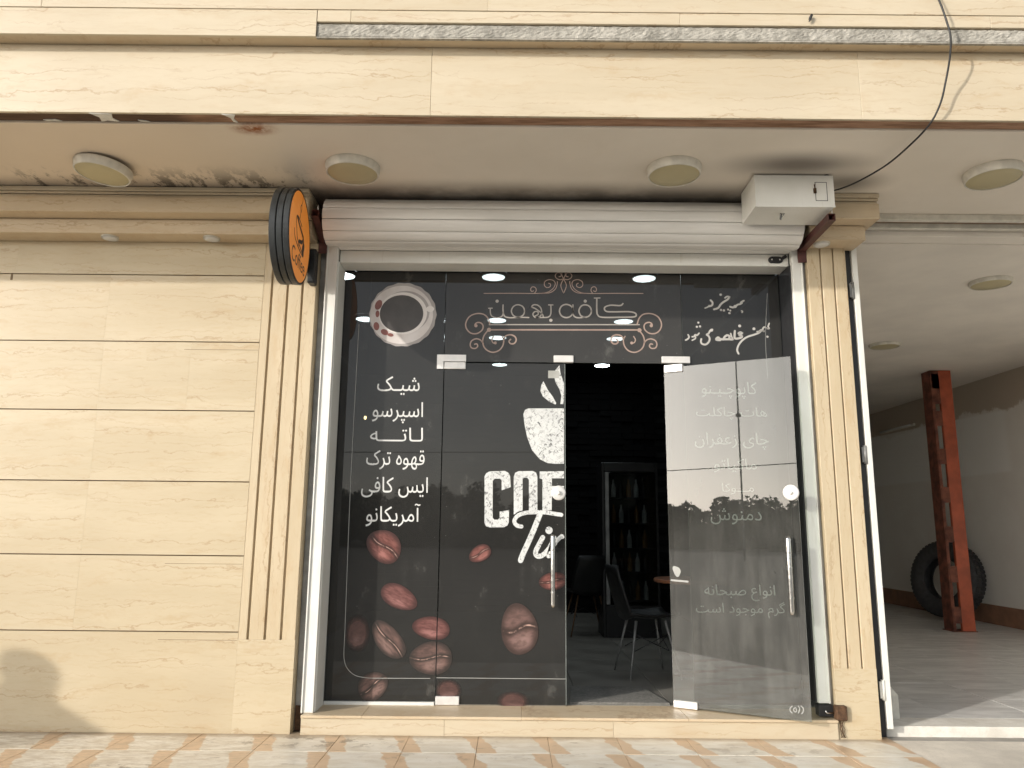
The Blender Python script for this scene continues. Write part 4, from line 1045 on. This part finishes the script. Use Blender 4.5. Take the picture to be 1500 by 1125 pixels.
# ---- open door leaf: local x runs along the leaf, local y away from the street
op = thing('glass_door', 'open tinted glass door swung out to the right with a chrome pull handle', 'door', (1.07, .274, .12), R(-28.23), local=True)
pane('glass_pane', 0, .8455, .006, 2.252, op, M['leaf_glass'], 0.0, .010, M['back_glass'])
box('patch_fitting', .004, .134, -.014, .024, 2.215, 2.268, M['patch_steel'], op, .003)
box('patch_fitting', .004, .160, -.014, .024, .0, .044, M['patch_steel'], op, .003)
pull_handle(op, .775, .625, 1.098, -.0)
b = MB(); b.lathe([(0, .007), (.040, .007), (.049, .004), (.050, 0)], (.803, -.0005, 1.370), (0, -1, 0), 28); b.lathe([(0, .020), (.012, .020), (.014, .007)], (.803, -.0005, 1.370), (0, -1, 0), 14); b.build('lock_rose', M['patch_steel'], op)
def mark(b_):
    for pts in MARK: add_stroke(b_, [(u, z - .12) for u, z in pts], .006, -.0008)
decal('small_mark', M['ink_line'], op, mark)
decal('sticker_residue', M['ink_line'], op, lambda b_: (add_disc(b_, .048, .86, .024, .036, -.0008, 0, 22, .4, None, .12, 3), add_stroke(b_, [(.01, .80), (.12, .795)], .012, -.0008)))

# ================================================================= CAFE INTERIOR
FZ = .115
fl = box('cafe_floor', -2.25, 2.30, .33, 6.3, 0, FZ - .011, M['joint']); tag(fl, kind='structure')
b = MB(); b.box(-.298, .298, -.298, .298, -.010, 0, .0015); t0 = b.build('tile', M['cafe_floor'], fl); first = True
for i in range(7):
    for j in range(10):
        o = t0 if first else t0.copy()
        if not first: col.objects.link(o); o.parent = fl
        first = False
        o.location = (-1.80 + i * .60 + .17, .33 + .30 + j * .60, FZ)
for nm, a in (('cafe_side_wall', (-2.35, -2.25, .02, 6.4, 0, H)), ('cafe_partition_wall', (2.30, 2.345, .26, 12.9, 0, H)), ('cafe_ceiling', (-2.25, 2.30, .3605, 6.3, H + .002, H + .1))):
    o = box(nm, *a, M['cafe_ceiling'] if 'ceiling' in nm else M['black_wall']); tag(o, kind='structure')
o = box('lintel_wall', -1.34, 2.29, .10, .30, 3.155, H - .002, M['concrete']); tag(o, kind='structure')
bw = box('cafe_back_wall', -2.25, 2.30, 6.0, 6.2, 0, H, M['black_wall']); tag(bw, kind='structure')
bw_b = []
bb = MB(); meshes = []
for k in range(6):
    q_ = MB(); d = .02 + .012 * k; q_.box(-.155, .155, -d, 0, -.039, .039, .004); o = q_.build('brick', M['black_brick'], bw); meshes.append(o)
used = set()
for r_ in range(40):
    z = .16 + r_ * .083
    for c_ in range(-7, 8):
        x = c_ * .318 + (.159 if r_ % 2 else 0)
        if x < -2.05 or x > 2.1: continue
        k = random.randrange(6)
        if .35 < x < 1.75:
            if k not in used: o = meshes[k]; used.add(k)
            else: o = meshes[k].copy(); col.objects.link(o); o.parent = bw
            o.location = (x, 5.998, z)
        else:
            d = .02 + .012 * k; bb.box(x - .155, x + .155, 6.0 - d, 5.9985, z - .039, z + .039)
o = bb.build('brick_field', M['black_brick'], bw); tag(o, kind='stuff')

# ceiling lamps of the cafe
def cafe_lamp(x, y, label):
    t = thing('cafe_ceiling_lamp', label, 'ceiling lamp', (x, y, H), 0, 'lit round ceiling lamps inside the cafe')
    b = MB(); b.lathe([(.102, -.034), (.110, -.034), (.116, -.028), (.116, 0)], (x, y, H), (0, 0, 1), 28); b.build('rim', M['black_metal'], t)
    b = MB(); b.lathe([(0, -.040), (.08, -.039), (.099, -.034), (.101, -.02)], (x, y, H), (0, 0, 1), 28); b.build('lit_disc', M['lit'], t)
rows = ['nearest row to the glass', 'second row from the glass', 'third row from the glass', 'deepest row in the room']
for y, xs, rn in ((1.43, (-1.49, -.171, 1.153), 0), (2.85, (-1.561, -.168, 1.178), 1), (3.60, (-.172, 1.191), 2), (5.08, (-.169, 1.212), 3)):
    for x in xs:
        side = 'left' if x < -1 else ('middle' if x < 0 else 'right')
        cafe_lamp(x, y, 'lit round white cafe ceiling lamp, %s one of the %s' % (side, rows[rn]))
t = thing('pendant_bulb', 'small warm bulb hanging inside the cafe behind the drinks list', 'pendant lamp', (-1.198, 1.2, H))
b = MB(); b.tube([(-1.198, 1.2, H), (-1.198, 1.2, 2.19)], .003, 6); b.build('cord', M['cable'], t)
b = MB(); b.lathe([(0, .05), (.012, .048), (.014, .02), (.013, 0)], (-1.198, 1.2, 2.145), (0, 0, 1), 12); b.build('socket', M['black_plastic'], t)
b = MB(); b.lathe([(0, -.03), (.008, -.025), (.012, -.012), (.008, 0)], (-1.198, 1.2, 2.143), (0, 0, 1), 12); b.build('glass_bulb', M['lit_warm'], t)

# door mat
b = MB(); b.prism([(.40, .345), (1.06, .345), (.965, .87), (.45, .87)], FZ + .0005, FZ + .014, 'z'); o = b.build('door_mat', M['mat']); tag(o, 'dark grey door mat inside the open doorway', 'mat')

# chairs: moulded shell on splayed legs with crossed wires
def chair(loc, rz, label, legmat, sc_=1.0):
    t = thing('shell_chair', label, 'chair', loc, rz, 'cafe chairs seen through the doorway', local=True)
    nu, nv = 12, 16; b = MB(); G = []
    for j in range(nv + 1):
        f = j / nv                       # 0 seat front .. 1 back top
        if f < .5: x = .21 - .40 * (f / .5); z = .455 - .02 * math.sin(PI * f / .5); wd = .225 - .01 * f; lift = .035
        else:
            k = (f - .5) / .5; x = -.19 - .07 * math.sin(k * PI / 2) - .07 * k; z = .455 + .40 * k - .03 * (1 - k) ** 3; wd = .22 * math.cos(k * 1.05) ** .5 * 1.0; lift = .06 * (1 - k)
        row = []
        for i in range(nu + 1):
            s_ = -1 + 2 * i / nu
            row.append(b.bm.verts.new((x + (.07 * s_ * s_ * (0 if f < .5 else (f - .5) * 2 * .8)), s_ * wd, z + lift * abs(s_) ** 3 * (1 if f < .85 else .5))))
        G.append(row)
    for j in range(nv):
        for i in range(nu): b.bm.faces.new((G[j][i], G[j][i + 1], G[j + 1][i + 1], G[j + 1][i]))
    o = b.build('seat_shell', M['shell'], t, True)
    md = o.modifiers.new('thickness', 'SOLIDIFY'); md.thickness = .012
    for sx, sy in ((1, 1), (1, -1), (-1, 1), (-1, -1)):
        b = MB(); b.tube([(sx * .12, sy * .12, .425), (sx * .165, sy * .175, .20), (sx * .205, sy * .225, 0)], [.012, .009, .007], 10); b.build('leg', legmat, t)
    b = MB()
    for a, c in (((.14, .14, .33), (-.14, .14, .20)), ((-.14, .14, .33), (.14, .14, .20)), ((.14, -.14, .33), (-.14, -.14, .20)), ((-.14, -.14, .33), (.14, -.14, .20)), ((.14, .14, .33), (.14, -.14, .20)), ((.14, -.14, .33), (.14, .14, .20))): b.tube([a, c], .0035, 6)
    b.build('wire_brace', M['black_metal'], t)
    return t
chair((1.10, 1.42, FZ), R(8), 'black shell chair with thin dark legs at the round table', M['grey_metal'])
chair((.84, 3.75, FZ), R(100), 'black shell chair with wooden legs deep in the cafe', M['wood'])
t = thing('round_table', 'small round table with a reddish wooden top half hidden by the open door', 'table', (1.52, 1.45, FZ), local=True)
b = MB(); b.lathe([(0, .745), (.335, .745), (.34, .738), (.34, .722), (.335, .716), (0, .716)], (0, 0, 0), (0, 0, 1), 40, smooth=False); b.build('table_top', M['table_wood'], t)
b = MB(); b.lathe([(.028, .02), (.028, .7155)], (0, 0, 0), (0, 0, 1), 16); b.build('pedestal', M['black_metal'], t)
b = MB(); b.lathe([(0, .022), (.19, .014), (.20, 0), (0, 0)], (0, 0, 0), (0, 0, 1), 32); b.build('base_plate', M['black_metal'], t)

# display fridge with bottles
fg = thing('display_fridge', 'tall dark glass fronted drinks fridge against the back of the cafe', 'fridge', (1.35, 3.75, FZ), local=True)
x0, x1 = 1.00, 1.62
def fb(nm, a, mat): return box(nm, a[0] - 1.35, a[1] - 1.35, a[2] - 3.75, a[3] - 3.75, a[4] - FZ, a[5] - FZ, mat, fg, .003)
fb('side_panel', (x0, x0 + .03, 3.5, 4.0, FZ, 1.98), M['fridge']); fb('side_panel', (x1 - .03, x1, 3.5, 4.0, FZ, 1.98), M['fridge'])
fb('back_panel', (x0 + .031, x1 - .031, 3.97, 4.0, .46, 1.9), M['fridge_in']); fb('top_panel', (x0 + .031, x1 - .031, 3.5, 4.0, 1.88, 1.98), M['fridge']); fb('base_panel', (x0 + .031, x1 - .031, 3.5, 4.0, FZ, .45), M['fridge'])
fb('door_frame', (x0 + .034, x0 + .075, 3.47, 3.497, .46, 1.87), M['grey_metal'])
shelves = (.50, .80, 1.05, 1.32, 1.60)
for z in shelves: fb('shelf', (x0 + .032, x1 - .032, 3.53, 3.96, z - .012, z), M['fridge_in'])
fb('glass_door', (x0 + .077, x1 - .032, 3.480, 3.486, .46, 1.87), M['display_glass'])
bmats = [plain('bottle_amber', (.42, .22, .08), .2), plain('bottle_clear', (.80, .82, .80), .15), plain('bottle_dark', (.05, .05, .05), .2)]
protos = {}
for si, z in enumerate(shelves):
    for k in range(5):
        mi = (k + si) % 3
        if mi not in protos:
            b = MB(); b.lathe([(0, 0), (.026, 0), (.028, .01), (.028, .11), (.020, .14), (.010, .165), (.010, .20), (0, .202)], (0, 0, 0), (0, 0, 1), 10)
            o = b.build('bottle', bmats[mi]); protos[mi] = o
        else: o = protos[mi].copy(); col.objects.link(o)
        o.location = (x0 + .14 + k * .085, 3.60, z + .0005)
        tag(o, 'small %s bottle, %s of five on the %s fridge shelf' % (('amber', 'clear', 'dark')[mi], ('leftmost', 'second from left', 'middle', 'second from right', 'rightmost')[k], ('bottom', 'second lowest', 'middle', 'second highest', 'top')[si]), 'bottle', 'bottles in the drinks fridge')

# ================================================================= GARAGE
gf = box('garage_floor', 2.346, 6.48, .36, 13, -.1, .036, M['joint']); tag(gf, kind='structure')
b = MB(); s_ = .59; b.box(-s_ / 2 + .001, s_ / 2 - .001, -s_ / 2 + .001, s_ / 2 - .001, -.012, 0, .001); t0 = b.build('floor_slab', M['slab'], gf); first = True
for i in range(7):
    for j in range(21):
        o = t0 if first else t0.copy()
        if not first: col.objects.link(o); o.parent = gf
        first = False; o.location = (2.346 + .295 + i * .59, .36 + .295 + j * .59, .049 + random.uniform(-.001, .001)); o.rotation_euler = (0, 0, R(random.choice((0, 180))))
th = box('threshold', 2.37, 6.48, .12, .357, -.05, .050, M['white_stone'], None, .006); tag(th, kind='structure')
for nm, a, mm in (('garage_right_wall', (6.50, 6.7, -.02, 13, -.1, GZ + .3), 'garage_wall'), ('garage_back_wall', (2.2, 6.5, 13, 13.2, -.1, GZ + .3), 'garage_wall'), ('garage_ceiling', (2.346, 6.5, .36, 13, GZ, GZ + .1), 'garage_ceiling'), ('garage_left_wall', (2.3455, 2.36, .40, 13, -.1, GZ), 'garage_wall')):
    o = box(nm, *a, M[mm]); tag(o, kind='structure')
sk = box('skirting_board', 6.484, 6.4995, .4, 12.99, .049, .30, M['skirting']); tag(sk, kind='structure')
# door rails at the garage head
rl = thing('garage_door_rail', 'double steel rail under the soffit across the garage opening', 'rail', (4.4, .2, H))
box('track', 2.42, 6.49, .055, .10, 3.405, 3.449, M['white_plastic'], rl, .003); box('track', 2.42, 6.49, .16, .20, 3.385, 3.449, M['white_plastic'], rl, .003)
box('slot', 2.42, 6.49, .102, .158, 3.42, 3.449, M['joint'], rl); box('slot', 2.42, 6.49, .202, .222, 3.40, 3.449, M['joint'], rl); box('head_board', 2.42, 6.49, .224, .358, 3.35, 3.449, M['garage_ceiling'], rl, .003)
# white door post with hinges
gp = thing('garage_door_post', 'slim white steel door post beside the right pilaster with small hinges', 'door post', (2.355, .06, 0))
box('post', 2.345, 2.383, .040, .085, .050, 3.26, M['white_metal'], gp, .003)
box('dark_channel', 2.286, 2.343, .060, .24, 0, 3.26, M['black_metal'], gp)
for z in (.28, 1.75, 2.88):
    b = MB(); b.lathe([(0, -.06), (.012, -.06), (.012, .06), (0, .06)], (2.338, .045, z), (0, 0, 1), 12); b.box(2.315, 2.337, .040, .050, z - .05, z + .05, .001); b.build('hinge', M['grey_metal'] if z > .5 else M['white_metal'], gp)
b = MB(); b.prism([(2.386, .051), (2.55, .051), (2.55, .20), (2.50, .255), (2.386, .285)], .30, .315, 'y'); o = b.build('white_board', M['white_plastic']); tag(o, 'small white board with a cut corner standing behind the door post', 'board')

wl = thing('tube_lamp', 'slim unlit white tube lamp high on the garage wall behind the red column', 'tube lamp', (6.46, 7.76, 2.95))
box('housing', 6.455, 6.4995, 7.20, 8.32, 2.935, 2.975, M['white_plastic'], wl, .004)
b = MB(); b.tube([(6.437, 7.25, 2.955), (6.437, 8.27, 2.955)], .014, 10); b.build('tube', M['ink_white'], wl)
# red steel column: two channels joined by batten plates
rc = thing('steel_column', 'red painted built-up steel column standing inside the garage', 'column', (5.58, 4.85, .049), local=True)
Hc = GZ - .049 - .002
def cb(nm, a, mat): return box(nm, *a, mat, rc, .002)
cb('channel', (-.005, .155, -.06, -.048, .012, Hc - .004), M['red_paint']); cb('channel_web', (.143, .155, -.0475, .16, .012, Hc - .004), M['red_paint']); cb('flange', (-.005, .007, -.0475, -.012, .012, Hc - .004), M['red_paint'])
cb('channel', (-.115, -.104, -.05, .16, .012, Hc - .004), M['red_dark']); cb('flange', (-.1035, -.075, -.05, -.040, .012, Hc - .004), M['red_dark'])
for k in range(7):
    z = .10 + k * .49; cb('batten_plate', (-.1035, -.006, -.0605, -.052, z, z + .20), M['red_dark'])
cb('head_plate', (-.118, -.006, -.0605, -.0515, Hc - .45, Hc - .006), M['red_dark']); cb('base_plate', (-.13, .17, -.075, .18, 0, .011), M['red_dark'])

# tyre leaning against the wall
ty = thing('truck_tyre', 'big worn black truck tyre leaning on the garage wall behind the red column', 'tyre', (6.16, 6.1, .049), local=True)
ro, ri, wd = .515, .285, .27
prof = []
prof = [(ri, -.085), (ri + .02, -.10), (ri + .10, -.132), (ro - .07, -.128), (ro - .02, -.108), (ro, -.09), (ro, .09), (ro - .02, .108), (ro - .07, .128), (ri + .10, .132), (ri + .02, .10), (ri, .085), (ri + .012, .075), (ri + .05, .11), (ro - .05, .10), (ro - .05, -.10), (ri + .05, -.11), (ri + .012, -.075), (ri, -.085)]
ax = Vector((-1, -.42, .16)).normalized()
b = MB(); b.lathe(prof, (0, 0, ro * .987 + .045), ax, 56, smooth=True); b.build('carcass', M['rubber'], ty)
b = MB(); qq = Vector((0, 0, 1)).rotation_difference(ax)
for k in range(56):
    for s2 in (-1, 1):
        a = 2 * PI * (k + (.5 if s2 > 0 else 0)) / 56; m4 = Matrix.Translation(Vector((0, 0, ro * .987 + .045))) @ qq.to_matrix().to_4x4() @ Matrix.Rotation(a, 4, 'Z')
        vs = b.box(ro - .004, ro + .012, -.018, .018, .012 * s2 if s2 > 0 else -.085, .085 if s2 > 0 else -.012)
        bmesh.ops.transform(b.bm, matrix=m4, verts=vs)
b.build('tread', M['rubber'], ty)
# ================================================================= ACROSS THE STREET (seen mirrored in the glass)
t = NT('foliage'); oi = t.n.new('ShaderNodeObjectInfo'); n = t.noise(t.coords(), .9, 3)
t.set(t.mix(t.ramp(n, .35, .65), (.05, .07, .03), (.09, .12, .05)), .7, 0, .3); M['leaf'] = t.m
def tree(x, y, h, w, label):
    t = thing('tree' if h > 2.7 else 'shrub', label, 'tree' if h > 2.7 else 'shrub', (x, y, -.012), random.uniform(0, 6), 'greenery across the street', local=True)
    b = MB(); b.tube([(0, 0, -.1), (.05, .02, h * .25), (0, .05, h * .55), (.05, 0, h * .8)], [.16, .12, .08, .03], 8)
    for k in range(5):
        a = k * 1.3; b.tube([(0, 0, h * (.25 + .08 * k)), (math.cos(a) * w * .25, math.sin(a) * w * .25, h * (.45 + .08 * k)), (math.cos(a) * w * .38, math.sin(a) * w * .38, h * (.55 + .08 * k))], [.07, .04, .015], 6)
    b.build('trunk', M['bark'], t)
    vs, fs = [], []
    cl = [(random.gauss(0, w * .22), random.gauss(0, w * .22), h * random.uniform(.10, .86), random.uniform(.35, .75) * w * .17) for _ in range(30)]
    for (cx, cy_, cz_, cr) in cl:
        for _ in range(260):
            d = Vector((random.gauss(0, 1), random.gauss(0, 1), random.gauss(0, .8))).normalized() * cr * random.uniform(.4, 1.05) ** .5
            p = Vector((cx, cy_, cz_)) + d; s_ = random.uniform(.14, .30)
            u = Vector((random.gauss(0, 1), random.gauss(0, 1), random.gauss(0, 1))).normalized(); v = u.orthogonal().normalized()
            i = len(vs); vs += [p + u * s_, p + v * s_ * .6, p - u * s_, p - v * s_ * .6]; fs.append((i, i + 1, i + 2, i + 3))
    me = bpy.data.meshes.new('crown'); me.from_pydata(vs, [], fs); me.materials.append(M['leaf']); o = bpy.data.objects.new('crown', me); col.objects.link(o); o.parent = t
names = ['leafy green tree across the street, %s from the left' % s for s in ('first', 'second', 'third', 'fourth', 'fifth', 'sixth', 'seventh', 'eighth', 'ninth', 'tenth', 'eleventh', 'twelfth', 'thirteenth', 'fourteenth')]
for k in range(14):
    az = R(58 - k * 6.6 + random.uniform(-1.2, 1.2)); d = random.uniform(55, 63)
    tree(-math.sin(az) * d, -math.cos(az) * d, random.uniform(3.0, 4.3), random.uniform(9, 11.5), names[k])
for k in range(12):
    az = R(60 - k * 7.3); d = random.uniform(46, 50)
    tree(-math.sin(az) * d, -math.cos(az) * d, random.uniform(1.9, 2.6), random.uniform(8, 9.5), 'low dark shrub across the street in front of the taller trees, %s from the left' % ('first', 'second', 'third', 'fourth', 'fifth', 'sixth', 'seventh', 'eighth', 'ninth', 'tenth', 'eleventh', 'twelfth')[k])
# utility pole and wires
pl = thing('utility_pole', 'slim steel utility pole across the street', 'utility pole', (-17.6, -22.9, 0), local=True)
b = MB(); b.tube([(0, 0, -.1), (0, 0, 11)], [.045, .03], 12); b.build('pole', M['grey_metal'], pl)
b = MB(); b.lathe([(0, 0), (.10, .02), (.13, .09), (.08, .16), (0, .18)], (0, 0, 6.2), (0, 0, 1), 14); b.build('insulator', M['black_plastic'], pl)
b = MB(); b.bar((-.5, 0, 9.9), (.5, 0, 9.9), .08, .08); b.build('cross_arm', M['grey_metal'], pl)
b = MB(); b.tube(smooth_path([(-46, -2, 3.2), (-17.6, -22.85, 4.0), (14, -44, 6.3)], 8), .022, 6); o = b.build('overhead_wire', M['cable']); tag(o, 'black overhead wire strung across the street', 'wire')

# ================================================================= PASSER-BY whose shadow falls on the wall
def skin(name, pts, edges, radii, mat, parent, sub=2):
    me = bpy.data.meshes.new(name); me.from_pydata(pts, edges, [])
    o = bpy.data.objects.new(name, me); col.objects.link(o)
    o.modifiers.new('skin', 'SKIN'); sv = me.skin_vertices[0].data
    for i, r_ in enumerate(radii): sv[i].radius = (r_, r_) if not isinstance(r_, tuple) else r_
    sv[0].use_root = True
    md = o.modifiers.new('smooth', 'SUBSURF'); md.levels = md.render_levels = sub
    me.materials.append(mat); o.parent = parent
    dg = bpy.context.evaluated_depsgraph_get(); nm = bpy.data.meshes.new_from_object(o.evaluated_get(dg)); o.modifiers.clear(); o.data = nm
    for p in nm.polygons: p.use_smooth = True
    return o
pe = thing('person', 'person in dark clothes standing left of the porch, one hand holding up a phone', 'person', (-5.74, -2.12, -.012), R(25), local=True)
# body: pelvis, spine, neck, head, legs and arms as one surface (x is forward)
P = [(0, 0, .84), (0, 0, .98), (0, 0, 1.12), (.0, 0, 1.21), (.02, 0, 1.275), (.035, 0, 1.32), (.045, 0, 1.385), (.03, 0, 1.45),
     (0, .09, .80), (.02, .10, .44), (0, .10, .07), (.12, .11, .03), (0, -.09, .80), (.0, -.10, .44), (-.02, -.10, .07), (.10, -.11, .03),
     (0, .16, 1.20), (.03, .20, .96), (.12, .20, .74), (.15, .19, .66), (0, -.16, 1.20), (.03, -.20, .96), (.12, -.19, .82), (.16, -.13, .86)]
E_ = [(0, 1), (1, 2), (2, 3), (3, 4), (4, 5), (5, 6), (6, 7), (0, 8), (8, 9), (9, 10), (10, 11), (0, 12), (12, 13), (13, 14), (14, 15), (3, 16), (16, 17), (17, 18), (18, 19), (3, 20), (20, 21), (21, 22), (22, 23)]
Rd = [(.14, .10), (.12, .09), (.13, .10), (.12, .09), .085, .078, (.088, .078), (.07, .065), .085, .055, .042, .035, .085, .055, .042, .035, .055, .04, .03, .028, .055, .04, .03, .028]
body = skin('body', P, E_, Rd, M['skin'], pe)
skin('shirt', P[:5] + [P[16], P[17], P[20], P[21]], [(0, 1), (1, 2), (2, 3), (3, 4), (3, 5), (5, 6), (3, 7), (7, 8)], [(.155, .115), (.14, .11), (.15, .12), (.14, .11), .062, .07, .055, .07, .055], M['cloth'], pe)
skin('trousers', [P[0], P[8], P[9], P[10], P[12], P[13], P[14]], [(0, 1), (1, 2), (2, 3), (0, 4), (4, 5), (5, 6)], [(.15, .115), .10, .07, .058, .10, .07, .058], M['cloth2'], pe)
b = MB(); b.lathe([(0, .135), (.05, .125), (.078, .09), (.088, .03), (.080, -.04), (.06, -.07)], (.012, 0, 1.40), (-.25, 0, 1), 20); b.build('hair', M['hair'], pe)
b = MB(); b.lathe([(0, .03), (.012, .015), (.018, -.012), (0, -.02)], (.125, 0, 1.385), (1, 0, -.3), 10); b.build('nose', M['skin'], pe)
for (bx, by, bz, dx) in ((.16, .19, .645, .02), (.18, -.12, .865, 0)):
    for k in range(5):
        b = MB(); o_ = (k - 2) * .017
        if by < 0: b.tube([(bx + o_ * .6, by, bz), (bx + o_, by - .005, bz + .035), (bx + o_, by + .012, bz + (.07 if k else .05))], [.010, .009, .007], 8)
        else: b.tube([(bx + o_ * .5, by, bz), (bx + o_ + .005, by, bz - .04), (bx + o_ + .012, by - .01, bz - (.075 if k else .05))], [.010, .009, .007], 8)
        b.build('finger', M['skin'], pe)
b = MB(); b.box(.17, .24, -.135, -.127, .86, 1.0, .003); o = b.build('phone', M['black_plastic']); o.matrix_world = Matrix.Translation((-5.74, -2.12, -.012)) @ Matrix.Rotation(R(25), 4, 'Z') @ Matrix.Diagonal((1.25, 1.45, 1, 1))
tag(o, 'black phone in the hand of the person standing left of the porch', 'phone')
settle()
CL[0].rotation_euler = (R(-2), R(5), 0); CL[0].location.z -= .016      # this lamp hangs loose
pe.scale = (1.25, 1.45, 1.0)
